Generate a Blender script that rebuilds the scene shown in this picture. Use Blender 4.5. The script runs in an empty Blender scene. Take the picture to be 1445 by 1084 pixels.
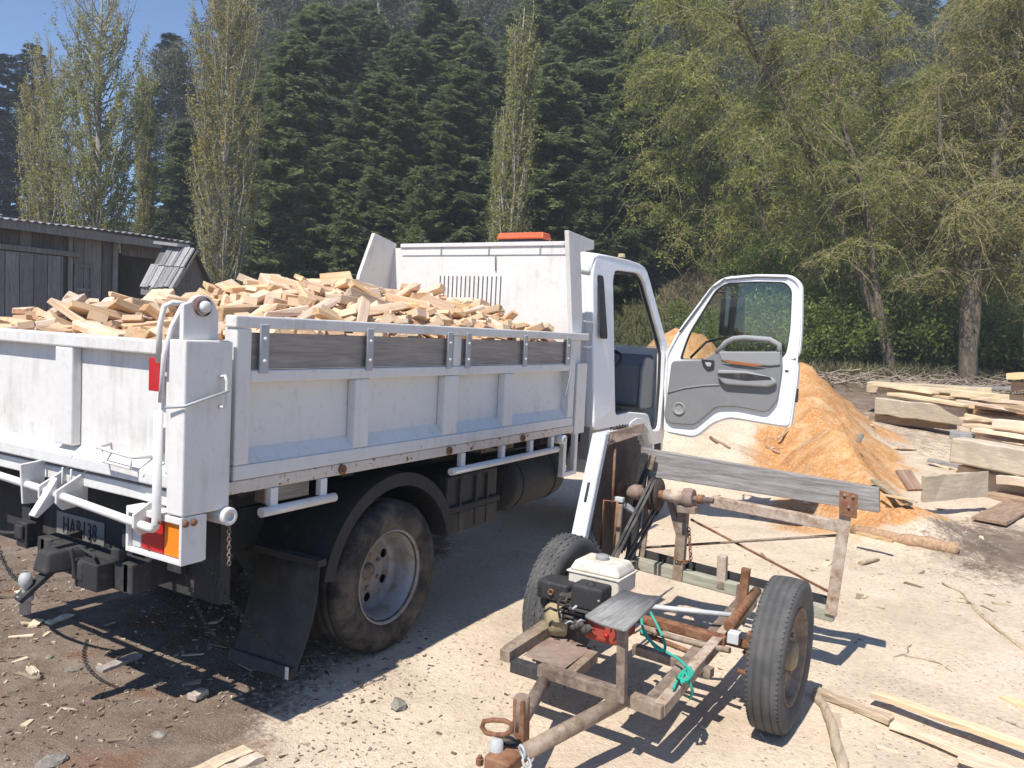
import bpy, bmesh, math, random
import numpy as np
from mathutils import Vector, Matrix

# ------------------------------------------------------------------ camera, sky, sun, exposure
SC = bpy.context.scene
COL = SC.collection
CAM = np.array([-2.0786, -2.4465, 1.6418])
YAW, PITCH, ROLL, FPX = 0.5362, -0.0650, 0.0493, 1139.3       # focal length in pixels of the 1445-wide photo
_f = np.array([math.cos(PITCH)*math.cos(YAW), math.cos(PITCH)*math.sin(YAW), math.sin(PITCH)])
_r0 = np.array([math.sin(YAW), -math.cos(YAW), 0.0]); _u0 = np.cross(_r0, _f)
_r = _r0*math.cos(ROLL)+_u0*math.sin(ROLL); _u = -_r0*math.sin(ROLL)+_u0*math.cos(ROLL)
cd = bpy.data.cameras.new('camera'); cam = bpy.data.objects.new('camera', cd); COL.objects.link(cam)
cd.sensor_fit = 'HORIZONTAL'; cd.sensor_width = 36.0; cd.lens = 36.0*FPX/1445.0
cd.clip_start = 0.05; cd.clip_end = 3000
cam.matrix_world = Matrix(((_r[0], _u[0], -_f[0], CAM[0]), (_r[1], _u[1], -_f[1], CAM[1]), (_r[2], _u[2], -_f[2], CAM[2]), (0, 0, 0, 1)))
SC.camera = cam

SUN_EL = math.radians(57.0); SUN_AZ = math.radians(177.0)        # the sun stands behind the truck's tail, a touch to its left
sun_dir = Vector((math.cos(SUN_EL)*math.cos(SUN_AZ), math.cos(SUN_EL)*math.sin(SUN_AZ), math.sin(SUN_EL)))
W = bpy.data.worlds.new('World'); SC.world = W; W.use_nodes = True
wn = W.node_tree; wn.nodes.clear()
sky = wn.nodes.new('ShaderNodeTexSky'); sky.sky_type = 'NISHITA'; sky.sun_disc = False
sky.sun_elevation = SUN_EL; sky.sun_rotation = math.pi/2 - SUN_AZ
sky.air_density = 1.0; sky.dust_density = 0.0; sky.ozone_density = 4.0; sky.altitude = 2600
bg = wn.nodes.new('ShaderNodeBackground'); bg.inputs['Strength'].default_value = 0.122
wo = wn.nodes.new('ShaderNodeOutputWorld')
hs = wn.nodes.new('ShaderNodeHueSaturation'); hs.inputs['Saturation'].default_value = 1.04
wn.links.new(sky.outputs[0], hs.inputs['Color']); wn.links.new(hs.outputs[0], bg.inputs[0]); wn.links.new(bg.outputs[0], wo.inputs[0])
sl = bpy.data.lights.new('sun', 'SUN'); sl.energy = 4.45; sl.angle = math.radians(0.53); sl.color = (1.0, 0.95, 0.87)
so = bpy.data.objects.new('sun', sl); COL.objects.link(so); so.location = (-20, 5, 30)
so.rotation_euler = (-sun_dir).to_track_quat('-Z', 'Y').to_euler()
SC.view_settings.view_transform = 'Standard'; SC.view_settings.look = 'None'
SC.view_settings.exposure = 0.56; SC.view_settings.gamma = 1.0; SC.view_settings.use_curve_mapping = False
SC.render.engine = 'CYCLES'
SC.cycles.use_denoising = True
SC.cycles.max_bounces = 6; SC.cycles.diffuse_bounces = 3; SC.cycles.glossy_bounces = 3; SC.cycles.transparent_max_bounces = 12
SC.cycles.volume_bounces = 0

# ------------------------------------------------------------------ pixels to places
def ray(u, v):
    return (u-722.5)*_r-(v-542.0)*_u+FPX*_f
def at_z(u, v, z=0.0):
    d = ray(u, v); return CAM+d*((z-CAM[2])/d[2])
def at_y(u, v, y):
    d = ray(u, v); return CAM+d*((y-CAM[1])/d[1])
def at_x(u, v, x):
    d = ray(u, v); return CAM+d*((x-CAM[0])/d[0])
def at_d(u, v, depth):
    return CAM+ray(u, v)*(depth/FPX)

# ------------------------------------------------------------------ mesh helpers
def V(*a): return np.array(a, float)
class MB:
    """collects simple solids; build() links them as one mesh object"""
    def __init__(s): s.v = []; s.f = []; s.sm = []
    def add(s, vs, fs, smooth=False):
        o = len(s.v); s.v += [tuple(float(c) for c in p) for p in vs]; s.f += [tuple(o+i for i in f) for f in fs]; s.sm += [smooth]*len(fs); return s
    def box(s, x0, x1, y0, y1, z0, z1):
        return s.add([(x0,y0,z0),(x1,y0,z0),(x1,y1,z0),(x0,y1,z0),(x0,y0,z1),(x1,y0,z1),(x1,y1,z1),(x0,y1,z1)],
                     [(0,3,2,1),(4,5,6,7),(0,1,5,4),(1,2,6,5),(2,3,7,6),(3,0,4,7)])
    def hexa(s, p):
        return s.add(p, [(0,3,2,1),(4,5,6,7),(0,1,5,4),(1,2,6,5),(2,3,7,6),(3,0,4,7)])
    def beam(s, a, b, w, h, up=(0,0,1), ext=0.0):
        a = np.array(a, float); b = np.array(b, float); d = b-a; d /= np.linalg.norm(d); a = a-d*ext; b = b+d*ext
        up = np.array(up, float)
        if abs(d@up) > .98: up = V(1,0,0)
        sx = np.cross(d, up); sx /= np.linalg.norm(sx); sy = np.cross(sx, d)
        sx = sx*w/2; sy = sy*h/2
        return s.hexa([a-sx-sy, a+sx-sy, a+sx+sy, a-sx+sy, b-sx-sy, b+sx-sy, b+sx+sy, b-sx+sy])
    def tube(s, pts, r, n=10, cap=True, smooth=True):
        pts = [np.array(p, float) for p in pts]; m = len(pts)
        rs = r if hasattr(r, '__len__') else [r]*m
        ring = []; ref = None
        for i in range(m):
            d = pts[min(i+1, m-1)]-pts[max(i-1, 0)]; d = d/(np.linalg.norm(d)+1e-12)
            if ref is None:
                ref = V(0,0,1) if abs(d[2]) < .9 else V(1,0,0)
            x = ref-d*(ref@d); x /= np.linalg.norm(x)+1e-12; y = np.cross(d, x); ref = x
            ring.append([pts[i]+rs[i]*(math.cos(2*math.pi*k/n)*x+math.sin(2*math.pi*k/n)*y) for k in range(n)])
        o = len(s.v)
        for q in ring: s.v += [tuple(p) for p in q]
        for i in range(m-1):
            for k in range(n):
                s.f.append((o+i*n+k, o+i*n+(k+1) % n, o+(i+1)*n+(k+1) % n, o+(i+1)*n+k)); s.sm.append(smooth)
        if cap:
            s.f.append(tuple(o+k for k in reversed(range(n)))); s.f.append(tuple(o+(m-1)*n+k for k in range(n))); s.sm += [False, False]
        return s
    def prism(s, poly, fn, t0, t1):
        """poly: 2D points, fn(a, b, t) -> 3D"""
        n = len(poly); vs = [fn(a, b, t0) for a, b in poly]+[fn(a, b, t1) for a, b in poly]
        return s.add(vs, [tuple(reversed(range(n))), tuple(range(n, 2*n))]+[(i, (i+1) % n, n+(i+1) % n, n+i) for i in range(n)])
    def ringprism(s, outer, inner, fn, t0, t1):
        """plate with one opening: outer and inner have the same number of points"""
        n = len(outer)
        vs = [fn(a, b, t) for t in (t0, t1) for P in (outer, inner) for a, b in P]
        O0, I0, O1, I1 = 0, n, 2*n, 3*n; fs = []
        for i in range(n):
            j = (i+1) % n
            fs += [(O0+i, I0+i, I0+j, O0+j), (O1+i, O1+j, I1+j, I1+i), (O0+i, O0+j, O1+j, O1+i), (I0+i, I1+i, I1+j, I0+j)]
        return s.add(vs, fs)
    def lathe(s, prof, c, axis, n=32, smooth=True):
        """prof: (radius, offset along axis) pairs"""
        c = np.array(c, float); ax = np.array(axis, float); ax /= np.linalg.norm(ax)
        x = np.cross(ax, V(0,0,1) if abs(ax[2]) < .9 else V(1,0,0)); x /= np.linalg.norm(x); y = np.cross(ax, x)
        o = len(s.v); m = len(prof)
        for r, t in prof:
            for k in range(n):
                a = 2*math.pi*k/n; s.v.append(tuple(c+ax*t+r*(math.cos(a)*x+math.sin(a)*y)))
        for i in range(m-1):
            for k in range(n):
                s.f.append((o+i*n+k, o+i*n+(k+1) % n, o+(i+1)*n+(k+1) % n, o+(i+1)*n+k)); s.sm.append(smooth)
        return s
    def build(s, name, mat, parent=None, bevel=0.0, seg=2, label=None, auto=40):
        me = bpy.data.meshes.new(name)
        off = np.array(parent_world(parent)) if parent else np.zeros(3)
        me.from_pydata([tuple(np.array(p)-off) for p in s.v], [], s.f)
        me.polygons.foreach_set('use_smooth', s.sm)
        me.materials.append(M[mat] if isinstance(mat, str) else mat)
        bm = bmesh.new(); bm.from_mesh(me); bmesh.ops.recalc_face_normals(bm, faces=bm.faces); bm.to_mesh(me); bm.free()
        me.update()
        o = bpy.data.objects.new(name, me); COL.objects.link(o)
        if parent: o.parent = parent
        if bevel:
            b = o.modifiers.new('bevel', 'BEVEL'); b.width = bevel; b.segments = seg; b.limit_method = 'ANGLE'; b.angle_limit = math.radians(auto)
            b.harden_normals = False
        if label: o['label'] = label
        return o
def parent_world(o):
    p = np.zeros(3)
    while o is not None: p = p+np.array(o.location); o = o.parent
    return p
def thing(name, loc, label, cat, group=None):
    o = bpy.data.objects.new(name, None); COL.objects.link(o); o.location = tuple(loc); o.empty_display_size = .1
    return tag(o, label, cat, group)
def tag(o, label, cat=None, group=None, kind=None):
    if label: o['label'] = label
    if cat: o['category'] = cat
    if group: o['group'] = group
    if kind or cat: o['kind'] = kind or 'thing'
    return o
def np_mesh(name, verts, faces, smooth=False):
    """fast mesh from an (N,3) array and an (M,k) index array"""
    verts = np.asarray(verts, np.float32); faces = np.asarray(faces, np.int32); m, k = faces.shape
    me = bpy.data.meshes.new(name); me.vertices.add(len(verts)); me.vertices.foreach_set('co', verts.ravel())
    me.loops.add(m*k); me.loops.foreach_set('vertex_index', faces.ravel())
    me.polygons.add(m); me.polygons.foreach_set('loop_start', np.arange(0, m*k, k, dtype=np.int32))
    me.polygons.foreach_set('use_smooth', np.full(m, smooth)); me.update(calc_edges=True); me.validate()
    return me
def link(name, me, mat, parent=None, loc=None):
    o = bpy.data.objects.new(name, me); COL.objects.link(o)
    if mat and not me.materials: me.materials.append(M[mat] if isinstance(mat, str) else mat)
    if parent: o.parent = parent
    if loc is not None: o.location = tuple(loc)
    return o
def copy_tree(o, parent=None):
    c = o.copy(); COL.objects.link(c); c.parent = parent
    for ch in list(o.children): copy_tree(ch, c)
    return c
def arc(p0, p1, p2, n=8):
    return [(1-t)**2*np.array(p0, float)+2*t*(1-t)*np.array(p1, float)+t*t*np.array(p2, float) for t in np.linspace(0, 1, n)]
def rounded(pts, r, n=4):
    """rounded copy of a polygon"""
    out = []; m = len(pts)
    for i in range(m):
        p0, p, p1 = (np.array(pts[(i+k) % m], float) for k in (-1, 0, 1))
        a = p0-p; b = p1-p; la = np.linalg.norm(a); lb = np.linalg.norm(b); q = min(r, la*.45, lb*.45)
        out += [tuple(x) for x in arc(p+a/la*q, p, p+b/lb*q, n)]
    return out

# ------------------------------------------------------------------ value noise (for geometry)
_rng = np.random.RandomState(7); _tab = _rng.rand(256, 256)
def vnoise(x, y):
    x = np.asarray(x, float); y = np.asarray(y, float)
    xi = np.floor(x).astype(int); yi = np.floor(y).astype(int); fx = x-xi; fy = y-yi
    fx = fx*fx*(3-2*fx); fy = fy*fy*(3-2*fy); a = lambda i, j: _tab[i & 255, j & 255]
    return (a(xi, yi)*(1-fx)+a(xi+1, yi)*fx)*(1-fy)+(a(xi, yi+1)*(1-fx)+a(xi+1, yi+1)*fx)*fy-.5
def sstep(a, b, x):
    t = np.clip((np.asarray(x, float)-a)/(b-a), 0, 1); return t*t*(3-2*t)

# ------------------------------------------------------------------ materials
M = {}
class NT:
    def __init__(s, name):
        s.m = bpy.data.materials.new(name); s.m.use_nodes = True; s.t = s.m.node_tree; s.t.nodes.clear(); M[name] = s.m
        s.out = s.n('ShaderNodeOutputMaterial')
    def n(s, typ, **kw):
        x = s.t.nodes.new(typ)
        for k, v in kw.items():
            if k.startswith('i_'):
                key = k[2:]; x.inputs[int(key) if key.isdigit() else key.replace('_', ' ')].default_value = v
            else: setattr(x, k, v)
        return x
    def l(s, a, b): s.t.links.new(a, b)
    def noise(s, vec, scale, detail=4.0, rough=.55, dist=0.0):
        x = s.n('ShaderNodeTexNoise'); x.inputs['Scale'].default_value = scale; x.inputs['Detail'].default_value = detail
        x.inputs['Roughness'].default_value = rough; x.inputs['Distortion'].default_value = dist
        if vec is not None: s.l(vec, x.inputs['Vector'])
        return x.outputs['Fac']
    def ramp(s, fac, stops):
        x = s.n('ShaderNodeValToRGB'); e = x.color_ramp.elements
        while len(e) < len(stops): e.new(.5)
        for el, (p, c) in zip(e, stops): el.position = p; el.color = c if len(c) == 4 else (*c, 1)
        s.l(fac, x.inputs['Fac']); return x.outputs['Color']
    def fac(s, f, a, b):     # smooth 0..1 between a and b
        x = s.n('ShaderNodeMapRange', interpolation_type='SMOOTHSTEP'); x.inputs['From Min'].default_value = a; x.inputs['From Max'].default_value = b
        s.l(f, x.inputs['Value']); return x.outputs[0]
    def mix(s, f, a, b, mode='MIX'):
        x = s.n('ShaderNodeMix', data_type='RGBA', blend_type=mode)
        for v, i in ((f, 0), (a, 6), (b, 7)):
            if hasattr(v, 'links'): s.l(v, x.inputs[i])
            elif i == 0: x.inputs[0].default_value = v
            else: x.inputs[i].default_value = v if len(v) == 4 else (*v, 1)
        return x.outputs[2]
    def math(s, op, a, b=0.0):
        x = s.n('ShaderNodeMath', operation=op)
        for v, i in ((a, 0), (b, 1)):
            if hasattr(v, 'links'): s.l(v, x.inputs[i])
            else: x.inputs[i].default_value = v
        return x.outputs[0]
    def coord(s, which='Object', scale=None):
        c = s.n('ShaderNodeTexCoord').outputs[which] if which != 'World' else s.n('ShaderNodeNewGeometry').outputs['Position']
        if scale is not None:
            mp = s.n('ShaderNodeMapping'); mp.inputs['Scale'].default_value = scale; s.l(c, mp.inputs[0]); c = mp.outputs[0]
        return c
    def bump(s, h, strength=.3, dist=.01):
        b = s.n('ShaderNodeBump'); b.inputs['Strength'].default_value = strength; b.inputs['Distance'].default_value = dist; s.l(h, b.inputs['Height']); return b.outputs[0]
    def principled(s, color, rough=.6, metal=0.0, normal=None, spec=.5, **kw):
        p = s.n('ShaderNodeBsdfPrincipled')
        for v, k in ((color, 'Base Color'), (rough, 'Roughness'), (metal, 'Metallic'), (spec, 'Specular IOR Level')):
            if hasattr(v, 'links'): s.l(v, p.inputs[k])
            else: p.inputs[k].default_value = (*v, 1) if k == 'Base Color' and len(v) == 3 else v
        if normal is not None: s.l(normal, p.inputs['Normal'])
        for k, v in kw.items(): p.inputs[k.replace('_', ' ')].default_value = v
        s.l(p.outputs[0], s.out.inputs['Surface']); return p

def mat_paint(name, col, dirt=(.42, .36, .29), amount=.25, chips=.0, rough=.38, rust=(.16, .06, .025)):
    t = NT(name); w = t.coord('World')
    n1 = t.noise(w, 3.5, 6, .62); n2 = t.noise(w, 26, 5, .6); st = t.noise(t.coord('World', (14, 14, 1.6)), 2.0, 4, .6)
    d = t.math('MULTIPLY', t.fac(t.math('ADD', t.math('MULTIPLY', n1, .6), t.math('MULTIPLY', st, .4)), .48, .72), amount)
    c = t.mix(d, col, dirt)
    c = t.mix(t.math('MULTIPLY', t.fac(n2, .56, .7), amount*.45), c, dirt)
    if chips:
        cn = t.math('ADD', t.math('MULTIPLY', t.noise(w, 38, 5, .6, .5), .7), t.math('MULTIPLY', t.noise(w, 5, 3), .3))
        ch = t.fac(cn, .70-chips, .715-chips)
        halo = t.fac(cn, .64-chips, .71-chips)
        c = t.mix(t.math('MULTIPLY', halo, .55), c, (.5, .27, .12)); c = t.mix(ch, c, rust)
    r = t.math('ADD', rough, t.math('MULTIPLY', n1, .3))
    t.principled(c, r, normal=t.bump(t.noise(w, 4, 4), .28, .03))
    return t
mat_paint('white_paint', (.70, .68, .65), dirt=(.33, .28, .23), amount=.42)
mat_paint('white_chipped', (.665, .655, .64), amount=.45, chips=.045)
mat_paint('cab_white', (.80, .81, .82), amount=.12, rough=.25)
mat_paint('deck_edge_paint', (.62, .55, .48), amount=.6, chips=.11)
mat_paint('grey_trim', (.20, .205, .215), dirt=(.30, .27, .23), amount=.35, rough=.6)
mat_paint('grey_trim_light', (.27, .275, .28), dirt=(.33, .3, .26), amount=.3, rough=.6)
mat_paint('galvanised', (.42, .43, .44), dirt=(.3, .26, .2), amount=.4, rough=.45)
mat_paint('light_steel', (.55, .57, .58), dirt=(.36, .3, .24), amount=.4, rough=.45)
mat_paint('black_plastic', (.025, .025, .027), dirt=(.17, .14, .11), amount=.45, rough=.55)
mat_paint('chassis_black', (.03, .03, .033), dirt=(.12, .1, .08), amount=.6, rough=.7)
mat_paint('tank_white', (.66, .61, .52), dirt=(.40, .28, .17), amount=.85, rough=.4)
mat_paint('engine_red', (.36, .05, .03), dirt=(.22, .14, .09), amount=.6, rough=.5)
mat_paint('engine_dark', (.06, .055, .05), dirt=(.35, .27, .17), amount=.9, rough=.6)
mat_paint('orange_plastic', (.55, .10, .03), dirt=(.6, .2, .1), amount=.3, rough=.35)
mat_paint('red_lens', (.46, .012, .014), dirt=(.4, .1, .08), amount=.25, rough=.16)
mat_paint('amber_lens', (.75, .22, .01), dirt=(.6, .3, .1), amount=.2, rough=.16)
mat_paint('clear_lens', (.55, .55, .55), dirt=(.4, .38, .33), amount=.3, rough=.16)
mat_paint('plate_shaded_white', (.20, .20, .20), dirt=(.3, .27, .22), amount=.5, rough=.4)  # white plate; the deep shade under the deck is put into its colour
mat_paint('plate_black', (.02, .02, .02), amount=.1, rough=.5)
mat_paint('guard_black', (.022, .022, .024), dirt=(.09, .08, .07), amount=.35, rough=.6)
mat_paint('seat_fabric', (.035, .036, .042), dirt=(.1, .09, .08), amount=.3, rough=.9)
mat_paint('mirror_black', (.008, .008, .009), amount=.05, rough=.6)
mat_paint('wood_trim', (.35, .12, .04), amount=.1, rough=.25)
mat_paint('green_rope', (.03, .36, .27), dirt=(.15, .3, .22), amount=.4, rough=.8)
mat_paint('straw', (.36, .29, .17), dirt=(.15, .11, .07), amount=.9, rough=.9)

def mat_rust(name, a, b, c_):
    t = NT(name); w = t.coord('World'); n = t.noise(w, 22, 7, .66, .4); n2 = t.noise(w, 5, 4, .6)
    col = t.mix(t.fac(n2, .4, .65), t.ramp(n, [(.3, a), (.5, b), (.72, c_)]), t.ramp(n, [(.35, b), (.7, c_)]))
    t.principled(col, .82, .15, t.bump(t.noise(w, 90, 4), .35, .004))
mat_rust('rust', (.09, .035, .018), (.20, .085, .042), (.34, .19, .11))
mat_rust('rust_pale', (.20, .10, .06), (.40, .30, .22), (.58, .50, .42))
mat_rust('old_steel', (.10, .07, .052), (.20, .145, .11), (.34, .27, .21))
mat_rust('khaki_steel', (.14, .09, .06), (.26, .19, .135), (.40, .32, .25))
mat_rust('saw_steel', (.045, .033, .027), (.07, .05, .041), (.105, .078, .064))
mat_rust('guard_brown', (.16, .10, .075), (.27, .19, .15), (.36, .28, .23))

def mat_rubber(name, col, dust, amt):
    t = NT(name); w = t.coord('World'); n = t.noise(w, 9, 6, .65)
    t.principled(t.mix(t.math('MULTIPLY', t.fac(n, .35, .7), amt), col, dust), .85, 0, t.bump(t.noise(w, 60, 3), .2, .004), .3)
mat_rubber('tyre_rubber', (.028, .027, .027), (.16, .13, .105), .75)
mat_rubber('trailer_rubber', (.075, .074, .074), (.16, .15, .14), .5)
mat_rubber('belt_rubber', (.03, .03, .031), (.15, .14, .12), .6)
mat_rubber('flap_rubber', (.035, .035, .038), (.085, .08, .075), .6)

def mat_steel_rim():
    t = NT('rim_steel'); w = t.coord('World'); n = t.noise(w, 14, 6, .65)
    t.principled(t.mix(t.fac(n, .42, .68), (.29, .29, .30), (.24, .185, .135)), .55, .3, t.bump(n, .15, .005))
mat_steel_rim()

def mat_wood(name, lo, mid, hi, scale=(3, 26, 26), rough=.75, rnd=.25, grey=None):
    t = NT(name); o = t.coord('Object', scale); n = t.noise(o, 1.6, 5, .6, .8); fine = t.noise(t.coord('Object', (scale[0]*2.2, scale[1]*4, scale[2]*4)), 2.2, 4, .65)
    c = t.ramp(t.math('ADD', t.math('MULTIPLY', n, .72), t.math('MULTIPLY', fine, .28)), [(.32, lo), (.5, mid), (.68, hi)])
    inf = t.n('ShaderNodeObjectInfo').outputs['Random']
    hsv = t.n('ShaderNodeHueSaturation'); t.l(c, hsv.inputs['Color'])
    t.l(t.math('ADD', 1-rnd*.6, t.math('MULTIPLY', inf, rnd*1.2)), hsv.inputs['Value'])
    r2 = t.math('FRACT', t.math('MULTIPLY', inf, 37.7)); t.l(t.math('ADD', .488, t.math('MULTIPLY', r2, .022)), hsv.inputs['Hue'])
    t.l(t.math('ADD', .75, t.math('MULTIPLY', t.math('FRACT', t.math('MULTIPLY', inf, 11.3)), .5)), hsv.inputs['Saturation'])
    c = hsv.outputs[0]
    if grey: c = t.mix(t.math('MULTIPLY', t.fac(t.noise(t.coord('Object'), 4, 4), .45, .65), .6), c, grey)
    t.principled(c, rough, 0, t.bump(fine, .3, .004), .3)
mat_wood('firewood', (.46, .29, .175), (.67, .47, .31), (.80, .64, .47), rnd=.42)
mat_wood('firewood_rough', (.36, .23, .14), (.52, .36, .23), (.66, .49, .33), grey=(.36, .30, .24))
mat_wood('sawn_timber', (.56, .42, .27), (.70, .55, .37), (.80, .67, .49), grey=(.62, .50, .36))
mat_wood('beam_timber', (.36, .27, .175), (.52, .41, .285), (.66, .55, .40), grey=(.38, .315, .24))
mat_wood('bark_slab', (.20, .12, .07), (.34, .21, .12), (.48, .32, .2))
mat_wood('grey_board', (.14, .135, .13), (.25, .245, .235), (.38, .37, .355), rough=.9, rnd=.12)
mat_wood('brown_board', (.23, .20, .18), (.33, .295, .265), (.43, .39, .355), rough=.85, rnd=.12, scale=(2, 30, 30))
mat_wood('mossy_beam', (.22, .21, .15), (.35, .34, .26), (.48, .46, .38), rough=.9, rnd=.1, scale=(26, 3, 26))
mat_wood('fence_grey', (.13, .115, .105), (.26, .24, .22), (.42, .395, .37), rough=.9, rnd=.12, scale=(30, 2.2, 30))
mat_wood('shed_board', (.08, .074, .068), (.14, .132, .122), (.215, .203, .19), scale=(22, 22, 2), rough=.9)
mat_wood('shed_pale_board', (.15, .14, .13), (.225, .212, .20), (.31, .295, .28), scale=(22, 22, 2), rough=.9)
mat_wood('shingle_wood', (.15, .147, .143), (.26, .255, .25), (.38, .375, .365), scale=(20, 20, 4), rough=.9, rnd=.6)
mat_wood('stick_wood', (.22, .17, .12), (.36, .29, .21), (.5, .42, .32), rough=.9, rnd=.5)

def mat_glass():
    t = NT('window_glass')
    gl = t.n('ShaderNodeBsdfGlossy'); gl.inputs['Roughness'].default_value = .02; gl.inputs['Color'].default_value = (1, 1, 1, 1)
    tr = t.n('ShaderNodeBsdfTransparent'); tr.inputs['Color'].default_value = (.90, .93, .90, 1)
    fr = t.n('ShaderNodeFresnel'); fr.inputs['IOR'].default_value = 1.5
    mx = t.n('ShaderNodeMixShader'); t.l(fr.outputs[0], mx.inputs[0]); t.l(tr.outputs[0], mx.inputs[1]); t.l(gl.outputs[0], mx.inputs[2])
    t.l(mx.outputs[0], t.out.inputs[0])
mat_glass()

def mat_iron_roof():
    t = NT('roof_iron'); w = t.coord('World'); n = t.noise(w, 3, 5, .6)
    t.principled(t.mix(t.fac(n, .42, .62), (.45, .46, .48), (.26, .22, .19)), .45, .5)
mat_iron_roof()

def mat_leaf(name, cols, trans=.35, rnd=.5, big=.4):
    t = NT(name); isl = t.n('ShaderNodeNewGeometry').outputs['Random Per Island']; o = t.coord('Object')
    f = t.math('ADD', t.math('MULTIPLY', isl, rnd), t.math('MULTIPLY', t.noise(o, big, 3, .6), 1-rnd))
    f = t.math('ADD', f, t.math('MULTIPLY', t.math('SUBTRACT', t.n('ShaderNodeObjectInfo').outputs['Random'], .5), .25))
    c = t.ramp(f, [(.25, cols[0]), (.5, cols[1]), (.78, cols[2])])
    d = t.n('ShaderNodeBsdfPrincipled'); d.inputs['Roughness'].default_value = .6; d.inputs['Specular IOR Level'].default_value = .25; t.l(c, d.inputs['Base Color'])
    tr = t.n('ShaderNodeBsdfTranslucent'); t.l(c, tr.inputs['Color'])
    mx = t.n('ShaderNodeMixShader'); mx.inputs[0].default_value = trans; t.l(d.outputs[0], mx.inputs[1]); t.l(tr.outputs[0], mx.inputs[2]); t.l(mx.outputs[0], t.out.inputs[0])
mat_leaf('conifer_needles', [(.075, .105, .05), (.15, .19, .085), (.25, .285, .115)], .45, .4, .35)
mat_leaf('pine_needles', [(.014, .03, .022), (.026, .05, .036), (.045, .075, .05)], .2)
mat_leaf('poplar_leaves', [(.22, .22, .065), (.34, .335, .105), (.47, .46, .16)], .45)
mat_leaf('poplar_leaves_ochre', [(.25, .215, .06), (.38, .335, .09), (.50, .45, .14)], .45)
mat_leaf('willow_leaves', [(.19, .22, .045), (.33, .36, .08), (.47, .49, .13)], .52)
mat_leaf('willow_leaves_brown', [(.18, .18, .055), (.30, .295, .085), (.43, .41, .13)], .5)
mat_leaf('gum_leaves', [(.06, .068, .04), (.11, .118, .07), (.17, .17, .105)], .35)
mat_leaf('shrub_leaves', [(.11, .15, .035), (.20, .26, .065), (.32, .38, .10)], .5)
mat_leaf('grass_blades', [(.09, .11, .035), (.19, .18, .08), (.32, .27, .15)], .35)
mat_leaf('dry_grass', [(.16, .13, .07), (.26, .21, .125), (.38, .31, .2)], .35)
def mat_bark(name, a, b, c):
    t = NT(name); o = t.coord('Object', (8, 8, 1.5)); n = t.noise(o, 2.5, 5, .65)
    t.principled(t.ramp(n, [(.3, a), (.5, b), (.7, c)]), .9, 0, t.bump(n, .5, .03), .2)
mat_bark('poplar_bark', (.18, .165, .14), (.36, .34, .30), (.55, .52, .47))
mat_bark('willow_bark', (.06, .048, .035), (.12, .097, .07), (.21, .172, .125))
mat_bark('willow_twig', (.20, .165, .09), (.32, .27, .15), (.44, .38, .23))
mat_bark('twig_bark', (.16, .12, .07), (.25, .2, .13), (.36, .30, .21))
mat_bark('gum_bark', (.15, .135, .12), (.3, .275, .25), (.5, .47, .43))
mat_bark('conifer_bark', (.04, .03, .022), (.075, .06, .045), (.12, .1, .08))
mat_bark('stone', (.16, .14, .12), (.24, .215, .185), (.33, .30, .265))
# ------------------------------------------------------------------ the ground
_fh = np.array([math.cos(YAW), math.sin(YAW)])
_rh = np.array([math.sin(YAW), -math.cos(YAW)])
def depth_of(x, y): return (x-CAM[0])*_fh[0]+(y-CAM[1])*_fh[1]
def side_of(x, y): return (x-CAM[0])*_rh[0]+(y-CAM[1])*_rh[1]
RIDGE = [at_d(1126, 516, 13.0), at_d(1150, 548, 11.2), at_d(1166, 584, 9.8), at_d(1184, 620, 8.7), at_d(1212, 658, 7.8), at_d(1245, 690, 7.2)]
RIDGE_R = [1.2, .9, .7, .58, .5, .42]
HEAPS = [(at_d(972, 492, 16.5), 1.5), (at_d(1290, 720, 6.9), .5), (at_d(1065, 602, 10.8), 1.5), (at_d(985, 604, 10.8), 1.4), (at_d(1025, 628, 9.8), .9)]
def ground_h(x, y):
    x = np.asarray(x, float); y = np.asarray(y, float)
    d = depth_of(x, y); s = side_of(x, y)
    h = .055*np.clip(d-8, 0, 20)*sstep(8, 13, d)*.75
    ang = s/np.maximum(d, 1.0)
    # wooded hill behind, and the grassy bank right of the cab
    h = h+(d > 26)*.20*np.clip(d-27, 0, 45)*sstep(26, 36, d)
    h = h+2.6*np.exp(-((s-9.0)/4.2)**2-((d-33)/4.5)**2)
    ridge = np.zeros_like(h)
    for a, b, ra, rb in zip(RIDGE[:-1], RIDGE[1:], RIDGE_R[:-1], RIDGE_R[1:]):
        ab = b[:2]-a[:2]; t = np.clip(((x-a[0])*ab[0]+(y-a[1])*ab[1])/(ab@ab), 0, 1)
        q = np.hypot(x-a[0]-t*ab[0], y-a[1]-t*ab[1]); top = a[2]+t*(b[2]-a[2]); r = ra+t*(rb-ra)
        base = .03*np.clip(d-8, 0, 20)
        ridge = np.maximum(ridge, np.maximum(top-base, .02)*np.exp(-np.sqrt((q/r)**2*1.6+.02)**1.6+.02))
    for c, r in HEAPS:
        q = np.hypot(x-c[0], y-c[1]); ridge = np.maximum(ridge, max(c[2], .05)*np.exp(-(q/r)**2))
    h = h+ridge*(1+.26*vnoise(x*1.5+4, y*1.5)+.18*vnoise(x*4.0, y*4.0)+.10*vnoise(x*9, y*9))+sstep(.08, .4, ridge)*(.045*vnoise(x*6, y*6)+.03*vnoise(x*15, y*15))
    rough = .25+.75*sstep(.3, 1.2, np.abs(y-.9)+.2*np.abs(x-1))
    h = h+.03*vnoise(x*.8+3, y*.8)*sstep(3.5, 6, np.hypot(x-1.4, y))
    h = h+(.014*vnoise(x*3.1, y*3.1)+.010*vnoise(x*8, y*8)+.006*vnoise(x*19, y*19))*rough
    h = h+.05*np.exp(-((x-3.6)/.9)**2-((y+2.3)/.9)**2)
    return h
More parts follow.
